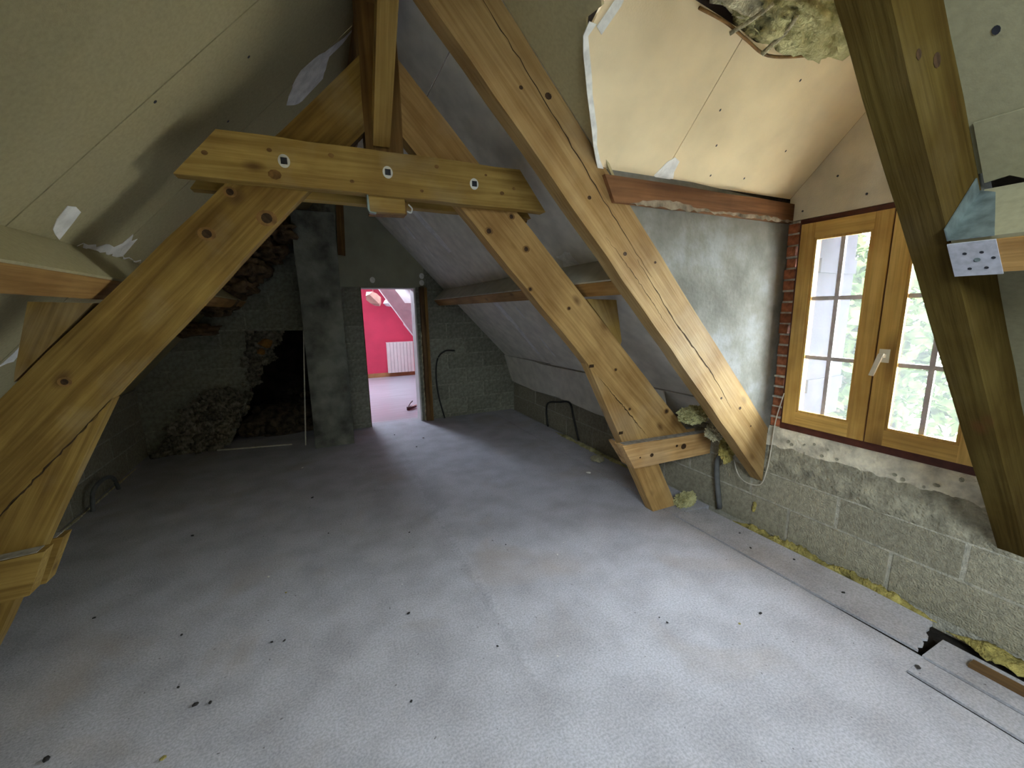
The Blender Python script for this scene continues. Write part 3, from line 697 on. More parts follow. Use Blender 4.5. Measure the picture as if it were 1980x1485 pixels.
# ------------------------------------------------------------------ window
wi = empty('window_1', (XW, 1.155, 0.75), kind='structure')
y0, y1, z0, z1 = 0.690, 1.622, 0.750, 2.048
bm = bmesh.new(); t = 0.034
box(bm, (XW - 0.004, y0, z0), (XW + .06, y1, z0 + 0.042)); box(bm, (XW - 0.004, y0, z1 - t), (XW + .06, y1, z1))
box(bm, (XW - 0.004, y0, z0 + .042), (XW + .06, y0 + t * .6, z1 - t)); box(bm, (XW - 0.004, y1 - t * .6, z0 + .042), (XW + .06, y1, z1 - t))
bm_obj(bm, 'frame', 'frame_maroon', wi, Matrix.Translation((XW, YM, z0)))
def casement(ya, yb, handle):
    """ya<yb; leaf with 2x3 panes"""
    fr = Matrix.Translation((XW, (ya + yb) / 2, z0)); xf = XW - 0.020; xb = XW + 0.030
    zb, zt = z0 + 0.045, z1 - 0.030; st = 0.078; rb = 0.085
    cs = empty('casement', (XW, (ya + yb) / 2, zb), parent=wi)
    for nm, lo, hi, al in (('stile', (xf, ya, zb), (xb, ya + st, zt), (0, 0, 1)), ('stile', (xf, yb - st, zb), (xb, yb, zt), (0, 0, 1)),
                           ('rail', (xf + .0006, ya + st - .001, zb), (xb, yb - st + .001, zb + rb), (0, 1, 0)), ('rail', (xf + .0006, ya + st - .001, zt - rb), (xb, yb - st + .001, zt), (0, 1, 0))):
        bm = bmesh.new(); box(bm, lo, hi); bevel(bm, 0.004)
        bm_obj(bm, nm, 'casement_wood', cs, frame_along(lo, al))
    ga, gb, gz0, gz1 = ya + st, yb - st, zb + rb, zt - rb
    # glazing beads
    b_ = bmesh.new(); w_ = 0.014
    for lo, hi in (((xf + .004, ga - .001, gz0 - .001), (xf + .022, ga + w_, gz1 + .001)), ((xf + .004, gb - w_, gz0 - .001), (xf + .022, gb + .001, gz1 + .001)),
                   ((xf + .005, ga, gz0 - .001), (xf + .021, gb, gz0 + w_)), ((xf + .005, ga, gz1 - w_), (xf + .021, gb, gz1 + .001))): box(b_, lo, hi)
    bevel(b_, 0.003)
    bm_obj(b_, 'glazing_bead', 'casement_wood', cs, frame_along((xf, ga, gz0), (0, 0, 1)))
    ym = (ga + gb) / 2; mw = 0.011
    boxo('muntin', (xf + .016, ym - mw, gz0), (xf + .034, ym + mw, gz1), 'muntin', cs, 0.003)
    zs = [gz0, gz0 + (gz1 - gz0) / 3, gz0 + 2 * (gz1 - gz0) / 3, gz1]
    for zz in zs[1:3]: boxo('muntin', (xf + .017, ga, zz - mw), (xf + .033, gb, zz + mw), 'muntin', cs, 0.003)
    for i in range(3):
        for a, b in ((ga, ym - mw), (ym + mw, gb)):
            lo_, hi_ = zs[i] + (mw if i else 0), zs[i + 1] - (mw if i < 2 else 0)
            boxo('pane', (xf + .022, a, lo_), (xf + .026, b, hi_), 'window_glass', cs)
    if handle:
        hy, hz = yb - 0.036, 1.275
        h_ = bmesh.new(); box(h_, (xf - .008, hy - .022, hz - .035), (xf, hy + .022, hz + .035)); bevel(h_, .003)
        box(h_, (xf - .035, hy - .009, hz - .009), (xf - .008, hy + .009, hz + .009))
        extr(h_, [(xf - .040, hy - .011, hz + .014), (xf - .040, hy + .013, hz + .012), (xf - .040, hy + .042, hz - .105), (xf - .040, hy + .022, hz - .108)], (.012, 0, 0))
        tag(bm_obj(h_, 'handle', 'handle_metal', cs, Matrix.Translation((xf, hy, hz))), 'pale metal lever handle')
    return cs
casement(1.160, 1.604, False)
c2 = casement(0.708, 1.152, True)
bm = bmesh.new(); box(bm, (XW - .012, 1.150, z0 + .045), (XW + .02, 1.162, z1 - .03)); bm_obj(bm, 'meeting_strip', 'frame_maroon', wi)

# outside the window: shutter, overhang sill
sh = empty('window_shutter', (2.97, 1.66, 0.75), 'dark painted shutter standing open outside the left window leaf', 'shutter')
boxo('panel', (2.97, 1.655, 0.77), (3.40, 1.69, 2.03), 'shutter_paint', sh, 0.003)
for zz in (0.95, 1.75): boxo('brace', (2.98, 1.637, zz), (3.39, 1.6545, zz + .09), 'shutter_paint', sh, 0.003)
tag(boxo('outer_sill', (XW + .06, 0.60, 0.68), (XW + .36, 1.72, 0.742), 'brick_outer', None, .006), 'sloping brick sill outside below the window', 'sill')

# ================================================================== trimmer rafters beside the dormer
def in_band(c_lo, c_hi, xa_, xb_): pass
C0 = ZR + K * XR     # 3.5647: x*K + z on the board plane
def trimmer(name, y0, y1, c_in, x_top, x_foot, m, label, seed):
    pts = [(x_top, c_in - K * x_top), (x_foot - .01, c_in - K * (x_foot - .01)), (x_foot, C0 - .004 - K * x_foot), (x_top + .30, C0 - .004 - K * (x_top + .30)), (x_top, C0 - .004 - K * x_top)]
    pts = [(x_top, c_in - K * x_top), (x_foot, c_in - K * x_foot), (x_foot + .005, C0 - .004 - K * (x_foot + .005)), (x_top, C0 - .004 - K * x_top)]
    o = timber_xz(name, pts, y0, y1, m, None, (1, -K), 0.007, 0.003, seed)
    return tag(o, label, 'rafter')
tf = trimmer('trimmer_rafter', YC, YC + 0.085, 3.175, XR + .03, 2.675, 'timber_trim', 'long cracked rafter running down beside the grey plaster cheek to a free cut end', 31)
tn = trimmer('trimmer_rafter', YC2 - 0.085, YC2, 3.285, XR + .03, 2.69, 'timber_dimmed', 'dark rafter crossing the right leaf of the window with a metal hanger on it', 32)
# long drying crack and knots on the far trimmer
rg = random.Random(14)
def crack(name, pts, wdt, parent, y, seed):
    rg = random.Random(seed); P = [V(p) for p in pts]; up, dn = [], []
    N_ = 40
    tot = [0]
    for a, b in zip(P, P[1:]): tot.append(tot[-1] + (b - a).length)
    for i in range(N_ + 1):
        s = tot[-1] * i / N_; k = max(j for j in range(len(P)) if tot[j] <= s + 1e-9); k = min(k, len(P) - 2)
        t = (s - tot[k]) / (tot[k + 1] - tot[k]); p = P[k].lerp(P[k + 1], t); d = (P[k + 1] - P[k]).normalized(); nn = V((-d.y, d.x))
        p = p + nn * rg.uniform(-.004, .004); ww = wdt * math.sin(math.pi * (0.04 + 0.92 * i / N_)) * rg.uniform(.5, 1.2)
        up.append(p + nn * ww / 2); dn.append(p - nn * ww / 2)
    polyo(name, [(v.x, y, v.y) for v in up + dn[::-1]], (0, 0.0006, 0), 'crack_dark', parent)
def tpt(x, f): return (x, (3.175 + f * (C0 - 3.175)) - K * x)
crack('crack', [tpt(0.55, .72), tpt(0.9, .70), tpt(1.25, .60), tpt(1.6, .55)], 0.006, tf, YC - .0008, 1)
crack('crack', [tpt(1.5, .50), tpt(1.8, .44), tpt(2.1, .50), tpt(2.3, .42)], 0.008, tf, YC - .0008, 2)
crack('crack', [tpt(1.3, .22), tpt(1.5, .26), tpt(1.75, .24)], 0.003, tf, YC - .0008, 3)
for x, f, r in ((0.98, .78, .014), (0.85, .45, .008), (1.20, .38, .009), (1.42, .35, .010), (1.62, .8, .007), (2.2, .35, .008), (2.5, .6, .006), (2.38, .62, .01)):
    disc('knot', (tpt(x, f)[0], YC - .0006, tpt(x, f)[1]), (0, -1, 0), r, 0.0005, 'dark_knot', tf, 9, 1.2)
disc('knot', (1.30, YC2 - 0.0856, 3.45 - K * 1.30), (0, -1, 0), 0.016, 0.0005, 'dark_knot', tn, 10)
disc('knot', (1.22, YC2 - 0.0856, 3.36 - K * 1.22), (0, -1, 0), 0.011, 0.0005, 'dark_knot', tn, 10)

# ================================================================== roof truss
YT0, YT1 = 2.200, 2.285
tr = empty('roof_truss', (XR, 2.24, 0), 'golden wooden A-shaped roof truss with bolted collar across the room', 'roof truss')
rl = timber_xz('rafter', [(-1.415, 0.555), (0.285, 2.392), (0.285, 2.710), (-1.79, 0.558)], YT0, YT1, 'timber_brown', tr, (1, 1.06), 0.008, 0.004, 41)
rr_ = timber_xz('rafter', [(0.45, 2.397), (2.165, 0.557), (2.555, 0.556), (0.45, 2.734)], YT0, YT1, 'timber_orange', tr, (1, -1.05), 0.008, 0.004, 42)
ll = timber_xz('leg', [(-0.802, 1.214), (-1.345, 0.632), (-1.675, 0.0025), (-1.438, 0.0025)], YT0 + .001, YT1 - .001, 'timber_brown', tr, (0.47, 0.88), 0.007, 0.003, 43)
lr = timber_xz('leg', [(1.566, 1.200), (2.198, 0.0025), (2.432, 0.0025), (2.105, 0.622)], YT0 + .001, YT1 - .001, 'timber_orange', tr, (0.47, -0.88), 0.007, 0.003, 44)
kp = timber_xz('king_post', [(0.280, 2.025), (0.455, 2.030), (0.455, 3.02), (0.280, 3.02)], YT0 - .002, YT1 + .002, 'timber_dark', tr, (0, 1), 0.008, 0.003, 45)
cf = timber_xz('collar', [(-0.463, 2.100), (1.217, 2.086), (1.058, 2.290), (-0.301, 2.284)], 2.130, YT0, 'timber', tr, (1, 0), 0.006, 0.003, 46)
cb = timber_xz('collar', [(-0.445, 2.086), (1.205, 2.080), (1.055, 2.284), (-0.30, 2.284)], YT1, 2.350, 'timber', tr, (1, 0), 0.006, 0.003, 47)
# the king post foot shows as a pale block under the collar
timber_xz('king_post_foot', [(0.272, 2.022), (0.440, 2.026), (0.440, 2.10), (0.272, 2.10)], 2.160, YT0 - .003, 'timber', tr, (1, 0), 0.008, 0.001, 48)
for x, z in ((-0.069, 2.193), (0.362, 2.197), (0.794, 2.190)):
    wsh = disc('washer', (x, 2.1295, z), (0, -1, 0), 0.0275, 0.002, 'washer_white', cf, 18, 0.85)
    disc('bolt_head', (x, 2.1275, z), (0, -1, 0), 0.0125, 0.006, 'bolt_dark', cf, square=True)
for par, pts in ((rl, ((-.393, 1.889, .018), (-.164, 1.968, .022), (-.290, 2.065, .014), (-0.93, 1.30, .012), (-1.2, 0.95, .014))),
                 (rr_, ((.897, 1.977, .014), (1.126, 1.891, .013), (1.035, 2.062, .012), (1.15, 1.665, .010), (1.797, 1.135, .008), (2.279, .785, .014), (1.42, 1.55, .008), (1.93, .845, .008)))):
    for x, z, r in pts:
        k = disc('knot', (x, YT0 - .0008, z), (0, -1, 0), r * 1.55, 0.0006, 'knot_halo', par, 14, 1.2)
        disc('peg_hole', (x, YT0 - .0016, z), (0, -1, 0), r, 0.0008, 'dark_knot', par, 12)
for x, z in ((1.60, 1.175), (1.86, .68)): boxo('mortise', (x - .018, YT0 - .0008, z - .010), (x + .018, YT0 + .004, z + .010), 'crack_dark', lr)
crack('seam', [(1.70, 1.055), (1.95, .79), (2.10, .625)], 0.007, lr, YT0 - .0004, 8)
crack('seam', [(-0.82, 1.19), (-1.1, .895), (-1.34, .64)], 0.007, ll, YT0 - .0004, 9)
for x, z, s in ((-.35, 2.19, .009), (-.12, 2.23, .008), (.12, 2.24, .010), (.6, 2.25, .009), (.95, 2.16, .010), (.2, 2.14, .008), (-.11, 2.135, .02), (.52, 2.13, .007), (1.02, 2.19, .008), (.86, 2.24, .006)):
    disc('knot', (x, 2.1292, z), (0, -1, 0), s, 0.0007, 'timber_dark', cf, 9, 1.3)
tube('hook', [(0.462, 2.185, 2.075), (0.478, 2.180, 2.055), (0.470, 2.178, 2.035), (0.452, 2.180, 2.040)], .004, 'washer_white', tr, 6)
polyo('strap', [(0.262, 2.150, 2.03), (0.270, 2.150, 2.015), (0.30, 2.150, 2.012), (0.30, 2.150, 2.018), (0.272, 2.150, 2.022), (0.268, 2.150, 2.12), (0.262, 2.150, 2.12)], (0, .03, 0), 'galvanised', tr)
tube('peg', [(1.05, 2.24, 2.062), (1.15, 2.24, 2.055)], .013, 'timber_dark', tr, 10, 0)
# ridge brace: leans from the king post up towards the ridge
bm = bmesh.new()
extr(bm, [(0.312, y, z) for y, z in [(2.185, 2.325), (2.185, 2.425), (1.62, 2.99), (1.52, 2.99)]], (0.078, 0, 0)); bevel(bm, 0.006)
bm_obj(bm, 'ridge_brace', 'timber', tr, frame_along((0.35, 2.185, 2.35), (0, -1, 1)))
# feet: twin tie planks clamping leg and rafter
for nm, pts, a, b, sd in (('tie_plank', [(1.820, .612), (1.932, .424), (2.69, .412), (2.69, .585)], 2.130, YT0, 51), ('tie_plank', [(1.875, .585), (2.010, .385), (2.69, .40), (2.69, .575)], YT1, 2.355, 52),
                          ('tie_plank', [(-1.066, .640), (-1.135, .470), (-1.87, .42), (-1.87, .60)], 2.130, YT0, 53), ('tie_plank', [(-1.075, .625), (-1.16, .43), (-1.87, .42), (-1.87, .60)], YT1, 2.355, 54)):
    if nm and pts[0][0] > 0: pts = [pts[0], pts[1], pts[2], pts[3]]
    o = timber_xz(nm, pts, a, b, 'timber_lit' if pts[0][0] > 0 else 'timber', tr, (1, 0), 0.006, 0.002, sd)
    s = 1 if pts[0][0] > 0 else -1
    d0, d3 = V(pts[0]), V(pts[3]); q = [d0.lerp(d3, t) for t in (0.03, .99)]
    du = bmesh.new(); extr(du, [(q[0].x, a + .007, q[0].y + .0005), (q[1].x, a + .007, q[1].y + .0005), (q[1].x, b - .007, q[1].y + .0005), (q[0].x, b - .007, q[0].y + .0005)], (0, 0, .0025))
    bm_obj(du, 'dust_layer', 'timber_dust', o)
    if sd == 51:
        for x, z, r in ((2.088, .500, .014), (2.40, .515, .022), (2.33, .53, .010), (1.98, .50, .006)): disc('knot', (x, 2.1293, z), (0, -1, 0), r, .0007, 'dark_knot', o, 10, 1.2)
# ------------------------------------------------------------------ purlins
nv = math.hypot(K, 1)
A_ = V((1.64, ZR - K * (1.64 - XR))); n2 = V((-K, -1)) / nv; d2 = V((1, -K)) / nv
sec = [A_ + n2 * .002, A_ + n2 * .205, A_ + n2 * .205 + d2 * .10, A_ + d2 * .10 + n2 * .002]
def purlin(side, y0, y1, label, m='purlin_wood', clad=True, strip_m='plasterboard_grey'):
    s = [(p.x if side > 0 else 2 * XR - p.x, p.y) for p in sec]
    o = timber_y('purlin', s, y0, y1, m, None, 0.006); tag(o, label, 'purlin')
    if clad:
        e = d2 * -0.011
        q = [sec[0] + n2 * .001, sec[1] - n2 * .004, sec[1] - n2 * .004 + e, sec[0] + n2 * .001 + e]
        q = [(p.x if side > 0 else 2 * XR - p.x, p.y) for p in q]
        bm = bmesh.new(); extr(bm, [(a, y0 + .004, b) for a, b in q], (0, y1 - y0 - .008, 0)); bm_obj(bm, 'board_strip', strip_m, o)
    return o
pR = purlin(1, YC + .09, YG - .006, 'wooden purlin along the right slope from the far wall to the cracked rafter')
pL = purlin(-1, YN + .02, YG - .006, 'wooden purlin along the left slope passing behind the truss', strip_m='plasterboard')
pN = purlin(1, YN + .02, YC2 - .088, 'wooden purlin at the right edge held by the metal hanger', strip_m='plasterboard_dimmed')
rdg = timber_y('ridge_beam', [(XR - .06, 2.93), (XR + .06, 2.93), (XR + .06, 3.085), (XR - .06, 3.085)], YN + .02, YG - .006, 'timber_dark'); tag(rdg, 'dark ridge beam under the peak of the roof', 'beam')
# cleats between purlin and rafter
cl = timber_xz('purlin_cleat', [(-0.80, 1.605), (-0.985, 1.612), (-1.065, 1.345), (-1.072, 1.312)], YT0 + .002, YT1 - .002, 'timber_brown', None, (0.5, 1), 0.005, 0.002, 61)
tag(cl, 'rough wooden cleat wedged under the left purlin on the truss', 'cleat')
cr = timber_xz('purlin_cleat', [(1.555, 1.608), (1.79, 1.60), (1.845, 1.325), (1.835, 1.303)], YT0 + .002, YT1 - .002, 'timber', None, (-0.5, 1), 0.005, 0.002, 62)
tag(cr, 'rough wooden cleat wedged under the right purlin on the truss', 'cleat')
# joist hanger on the near purlin
jh = empty('joist_hanger', (1.53, 0.48, 1.65), 'galvanised metal joist hanger with punched face fixing purlin to the dark rafter', 'hanger')
def inn(u, y, off): p = A_ + n2 * (.205 + off) + d2 * u; return V((p.x, y, p.y))
n3 = V((n2.x, 0, n2.y)); d3_ = V((d2.x, 0, d2.y))
polyo('face_plate', [inn(-.004, .438, .001), inn(.104, .436, .001), inn(.104, .5235, .001), inn(-.004, .5235, .001)], n3 * .003, 'galvanised_face', jh)
for u, y in ((.03, .495), (.03, .465), (.055, .478), (.05, .447), (.08, .492), (.08, .462)):
    disc('nail_hole', inn(u, y, .0042), n3, .0042, .0004, 'bolt_dark', jh, 8)
disc('nail_head', inn(.052, .475, .0042), n3, .006, .001, 'galvanised', jh, 8)
def upf(v, y, off): p = A_ + n2 * v - d2 * (.0125 + off); return V((p.x, y, p.y))
polyo('side_flange', [upf(.205, .5235, 0), upf(.205, .440, 0), upf(.03, .490, 0), upf(.01, .5235, 0)], -d3_ * .003, 'galvanised', jh)
polyo('back_flange', [V((p.x, .5235, p.y)) for p in (A_ + n2 * .205 - d2 * .012, A_ + n2 * .02 - d2 * .012, A_ + n2 * .02 - d2 * .06, A_ + n2 * .205 - d2 * .05)], (0, -.003, 0), 'galvanised', jh)
polyo('torn_board', [on_r(x, y, .003) for x, y in [(1.618, .515), (1.612, .47), (1.632, .43), (1.624, .39), (1.643, .33), (1.634, .27), (1.645, .2), (1.63, .05), (1.5, .05), (1.5, .515)]], NR * .004, 'plasterboard_dimmed', ceil)

# ================================================================== doorway
dr = empty('door_1', (0.88, YG, 0), kind='structure')
boxo('jamb', (1.213, YG - .012, 0.0025), (1.2345, YG + .21, 1.864), 'white_paint', dr, .002)
boxo('jamb', (0.5305, YG - .002, 0.0025), (0.540, YG + .21, 1.864), 'door_stud_wood', dr, .002)
boxo('head', (0.541, YG - .006, 1.852), (1.212, YG + .21, 1.864), 'white_paint', dr, .002)
st = empty('door_stud', (1.33, YG - .04, 0), 'dark rough wooden stud standing against the blocks right of the doorway', 'stud')
for nm, lo, hi, m_ in (('board', (1.285, YG - .085, .003), (1.335, YG - .012, 1.87), 'door_stud_wood'), ('board', (1.337, YG - .10, .003), (1.366, YG - .012, 1.868), 'timber_dark'), ('lath', (1.3665, YG - .104, .003), (1.374, YG - .060, 1.86), 'purlin_wood')):
    bm = bmesh.new(); box(bm, lo, hi); bevel(bm, .003); bm_obj(bm, nm, m_, st, frame_along(lo, (0, 0, 1)))
for i in range(14):
    lump('foam', (1.278, YG - .02 - .02 * gr.random(), 0.05 + i * .09 + gr.uniform(-.03, .03)), (.007, .012, .05), 'wool_pale', st, 300 + i, .5, 2, 2)

# ================================================================== pink room
YP = 10.2
tag(boxo('floor_pink_room', (XL, YG + .2005, -.16), (XW, YP + .2, -0.001), 'laminate'), kind='structure')
bm = bmesh.new(); extr(bm, [(x, YP, z) for x, z in [(XL - .2, -.15), (XW + .2, -.15), (XW + .2, zr(XW + .2)), (XR, ZR), (XL - .2, zr(XL - .2))]], (0, .2, 0))
tag(bm_obj(bm, 'wall_pink', 'pink_paint'), kind='structure')
for nm, x0, x1 in (('wall_pink_right', XW, XW + .2), ('wall_pink_left', XL - .2, XL)):
    tag(boxo(nm, (x0, YG + .2, -.15), (x1, YP, .74), 'pink_paint'), kind='structure')
bm = bmesh.new()
extr(bm, [on_r(x, y, 0) for x, y in [(XR, YG + .2), (XR, YP), (XW + .03, YP), (XW + .03, YG + .2)]], -NR * .013)
extr(bm, [on_l(x, y, 0) for x, y in [(XR, YG + .2), (XR, YP), (XL - .03, YP), (XL - .03, YG + .2)]], -NL * .013)
tag(bm_obj(bm, 'ceiling_pink_room', 'white_paint'), kind='structure')
tag(boxo('baseboard_pink', (XL, YP - .015, 0), (XW, YP, .10), 'baseboard_wood'), kind='structure')
bm = bmesh.new()
for r in (regA, regB, regC, regD, regE): extr(bm, [(x, YG + .2002, z) for x, z in r], (0, 0.012, 0))
tag(bm_obj(bm, 'wall_pink_near', 'pink_paint'), kind='structure')
# radiator
rad = empty('radiator', (1.73, YP - .08, .1), 'white ribbed radiator on the pink wall seen through the doorway', 'radiator')
boxo('back_panel', (1.425, YP - .055, .115), (2.035, YP - .03, .80), 'radiator_white', rad, .004)
for i in range(8):
    x = 1.415 + i * .0785
    boxo('column', (x + .003, YP - .125, .10), (x + .0755, YP - .0552, .815), 'radiator_white', rad, .012)
boxo('top_grille', (1.415, YP - .12, .816), (2.045, YP - .03, .832), 'radiator_white', rad, .003)
for x in (1.55, 1.9): boxo('bracket', (x, YP - .0298, .3), (x + .03, YP - .001, .7), 'radiator_white', rad)
# painted truss in the pink room
pt = empty('painted_truss', (1.3, 8.05, 0), 'white painted slanting truss beam with collar in the pink room', 'roof truss')
timber_xz('rafter', [(0.70, 2.52), (2.36, 0.0), (2.56, 0.0), (2.56, .16), (0.97, 2.52)], 8.0, 8.12, 'white_paint', pt, (1, -1.4), .01, .002, 71)
timber_xz('collar', [(1.45, 1.580), (2.12, 1.565), (2.02, 1.70), (1.40, 1.705)], 7.93, 7.999, 'white_paint', pt, (1, 0), .008, .002, 72)
timber_xz('brace', [(1.50, 1.30), (1.70, 1.02), (1.92, 1.02), (1.70, 1.57), (1.47, 1.57)], 8.121, 8.20, 'white_paint', pt, (1, -1.4), .008, .002, 73)
# octagonal paper shade and lamp
ps = empty('paper_shade', (1.04, 8.7, 1.80), 'beige eight-sided paper lampshade hanging before the pink wall', 'lampshade')
oc = [(-.145, .06), (-.125, .135), (-.02, .14), (.07, .105), (.135, .03), (.14, -.085), (.105, -.145), (.02, -.135), (-.07, -.085), (-.14, -.02)]
bm = bmesh.new(); c0 = V((1.035, 8.64, 1.805)); ap = bm.verts.new(c0 + V((0, -.05, 0))); bk = bm.verts.new(c0 + V((0, .14, 0)))
ring = [bm.verts.new(c0 + V((x, 0.0 + .02 * ((i % 2) * 2 - 1), z))) for i, (x, z) in enumerate(oc)]
fa = bm.verts.new(c0 + V((-.085, -.075, .085))); fb = bm.verts.new(c0 + V((.09, -.075, -.10)))
bm.verts.remove(ap)
for i in range(len(ring)):
    a, b = ring[i], ring[(i + 1) % len(ring)]
    bm.faces.new((b, a, bk))
    pa = fa if (i <= 1 or i >= 8) else fb
for i in range(len(ring)):
    a, b = ring[i], ring[(i + 1) % len(ring)]
    k = fa if i in (8, 9, 0, 1, 2) else fb
    bm.faces.new((a, b, k))
bm.faces.new((ring[3], fb, fa)); bm.faces.new((ring[8], fa, fb))
bm_obj(bm, 'shade', 'paper_shade', ps)
tube('cord', [(1.035, 8.66, 1.93), (1.03, 8.66, 2.2), (1.03, 8.66, zr(1.03))], .004, 'cable_white', ps, 6, 0)
lp = empty('ceiling_lamp', (1.32, 8.6, 1.70), 'white dish lampshade half hidden behind the white beam', 'lamp')
bm = bmesh.new(); prof = [(.012, .115), (.05, .10), (.10, .055), (.135, 0.0), (.125, -.01), (.07, -.055), (.0, -.065)]
rings = []
for r, z in prof: rings.append([bm.verts.new((1.335 + max(r, .001) * math.cos(2 * math.pi * k / 20), 8.6 + max(r, .001) * math.sin(2 * math.pi * k / 20), 1.715 + z)) for k in range(20)])
for a, b in zip(rings, rings[1:]):
    for k in range(20): bm.faces.new((a[k], a[(k + 1) % 20], b[(k + 1) % 20], b[k]))
bm.faces.new(rings[0]); bm.faces.new(rings[-1][::-1])
bm_obj(bm, 'shade', 'lamp_white', lp, None, True)
tube('cord', [(1.335, 8.6, 1.82), (1.335, 8.6, 2.0), (1.335, 8.6, zr(1.335))], .005, 'cable_white', lp, 6, 0)
# dark thing left on the laminate
lt = empty('clamp_tool', (1.25, 6.55, 0), 'small dark tool lying on the bright floor just beyond the doorway', 'tool')
polyo('body', [(1.16, 6.50, .012), (1.21, 6.46, .012), (1.33, 6.58, .012), (1.30, 6.60, .012)], (0, 0, .035), 'lost_thing', lt, .004)
tube('arm', [(1.19, 6.52, .05), (1.24, 6.60, .085), (1.285, 6.66, .10)], .008, 'lost_thing', lt, 6)
tube('grip', [(1.20, 6.49, .03), (1.30, 6.55, .05), (1.36, 6.60, .03)], .012, 'debris_light', lt, 6)
boxo('jaw', (1.155, 6.465, -.0005), (1.20, 6.51, .05), 'lost_thing', lt, .006)

# ================================================================== cables
tag(tube('cable', [(1.55, 5.70, .003), (1.475, 5.70, .35), (1.455, 5.70, .65), (1.49, 5.70, .88), (1.60, 5.70, .985), (1.75, 5.715, .98)], .011, 'cable_black'), 'black cable bowed up the blocks right of the doorway', 'cable')
tag(tube('cable', [(2.655, 4.60, 0.003), (2.655, 4.64, .20), (2.65, 4.58, .33), (2.64, 4.30, .40), (2.655, 4.08, .43), (2.645, 3.98, .28), (2.65, 3.87, .02)], .012, 'cable_black'), 'black cable looped over the low block wall in the right dark corner', 'cable')
tag(tube('cable', [(2.67, 1.99, .50), (2.655, 2.03, .40), (2.65, 2.02, .25), (2.66, 1.985, .02)], .019, 'cable_grey'), 'thick grey conduit running down the wall behind the truss foot', 'cable')
tag(tube('cable', [(2.665, 1.598, .99), (2.668, 1.635, .80), (2.670, 1.648, .60), (2.660, 1.655, .46), (2.640, 1.675, .345), (2.62, 1.76, .325), (2.63, 1.84, .36), (2.655, 1.90, .45), (2.67, 1.94, .52)], .0035, 'cable_white', None, 6), 'thin white cord hanging below the cut rafter end beside the window', 'cable')
tag(tube('cable', [(-1.79, 4.72, .002), (-1.79, 4.66, .13), (-1.78, 4.48, .19), (-1.79, 4.30, .15), (-1.79, 4.24, .002)], .016, 'cable_grey'), 'grey conduit loop at the foot of the low left wall', 'cable')

# ================================================================== mineral wool
def wool_strip(name, y0, y1, x0, wdt, z0, ht, m, label, seed, nu=90, nv_=10):
    bm = bmesh.new(); g = []
    for i in range(nu + 1):
        y = y0 + (y1 - y0) * i / nu; row = []
        e = min(1, 6 * min(i, nu - i) / nu + .05)
        wv = wdt * (0.6 + .55 * noise.noise(V((y * 5, seed, 0))) + .25 * noise.noise(V((y * 17, seed, 5)))) * e
        hv = ht * (0.75 + .7 * noise.noise(V((y * 6, seed, 9))) + .35 * noise.noise(V((y * 23, seed, 2)))) * e
        for j in range(nv_ + 1):
            a = math.pi * j / nv_
            r = 1 + .45 * noise.noise(V((y * 45, j * .9, seed))) + .25 * noise.noise(V((y * 110, j * 1.7, seed + 4)))
            row.append(bm.verts.new((x0 - wv * math.cos(a) * .5 * r - wv * .0, y, z0 + max(hv, .004) * math.sin(a) * r)))
        g.append(row)
    for i in range(nu):
        for j in range(nv_): bm.faces.new((g[i][j], g[i][j + 1], g[i + 1][j + 1], g[i + 1][j]))
    return tag(bm_obj(bm, name, m, None, None, True), label, 'insulation')
wool_strip('mineral_wool', 0.74, 1.86, 2.645, .085, -.020, .055, 'wool_yellow', 'yellow strip of mineral wool stuffed along the wall below the window', 3, 110)
wool_strip('mineral_wool', -0.2, 0.70, 2.625, .15, -.026, .035, 'wool_yellow', 'yellow mineral wool in the open floor channel at the right edge', 8, 80)
wool_strip('mineral_wool', 2.9, 4.4, 2.62, .10, -.005, .03, 'wool_green', 'thin dull strip of mineral wool along the dark far part of right wall', 12, 90)
wool_strip('mineral_wool', 2.6, 5.5, -1.845, .04, -.004, .014, 'wool_pale', 'pale thread of filler along the foot of the low left wall', 15, 120)
tag(lump('mineral_wool', (2.32, 1.99, .80), (.12, .07, .06), 'wool_green', None, 21, .34, 4.2, 5, 0.0, False, .22), 'greenish tuft of mineral wool behind the cracked rafter', 'insulation')
tag(lump('mineral_wool', (2.50, 1.95, .662), (.07, .055, .06), 'wool_pale', None, 22, .34, 4.2, 5, 0.0, False, .22), 'pale tuft of mineral wool resting on the truss tie plank', 'insulation')
tag(lump('mineral_wool', (2.60, 1.92, .54), (.05, .05, .11), 'wool_yellow', None, 23, .34, 4.2, 5, 0.0, False, .22), 'yellow tuft of mineral wool hanging beside the cracked rafter foot', 'insulation')
tag(lump('mineral_wool', (2.50, 2.17, .045), (.10, .05, .06), 'wool_green', None, 24, .34, 4.2, 5, 0.0, False, .22), 'dusty tuft of mineral wool at the foot of the truss leg', 'insulation')
tag(lump('mineral_wool', (2.48, 3.28, .02), (.07, .07, .028), 'wool_pale', None, 25, .5, 2.8, 3), 'small pale tuft of mineral wool on the floor before the dark right wall', 'insulation')
for i, (y, z) in enumerate(((1.74, .12), (1.735, .155))):
    tag(lump('mineral_wool', (2.688, y, z), (.008, .013, .022), 'wool_yellow', None, 26 + i, .6, 2.8, 2), ('lower' if i == 0 else 'upper') + ' of two yellow fluff specks stuck to the block wall', 'insulation')
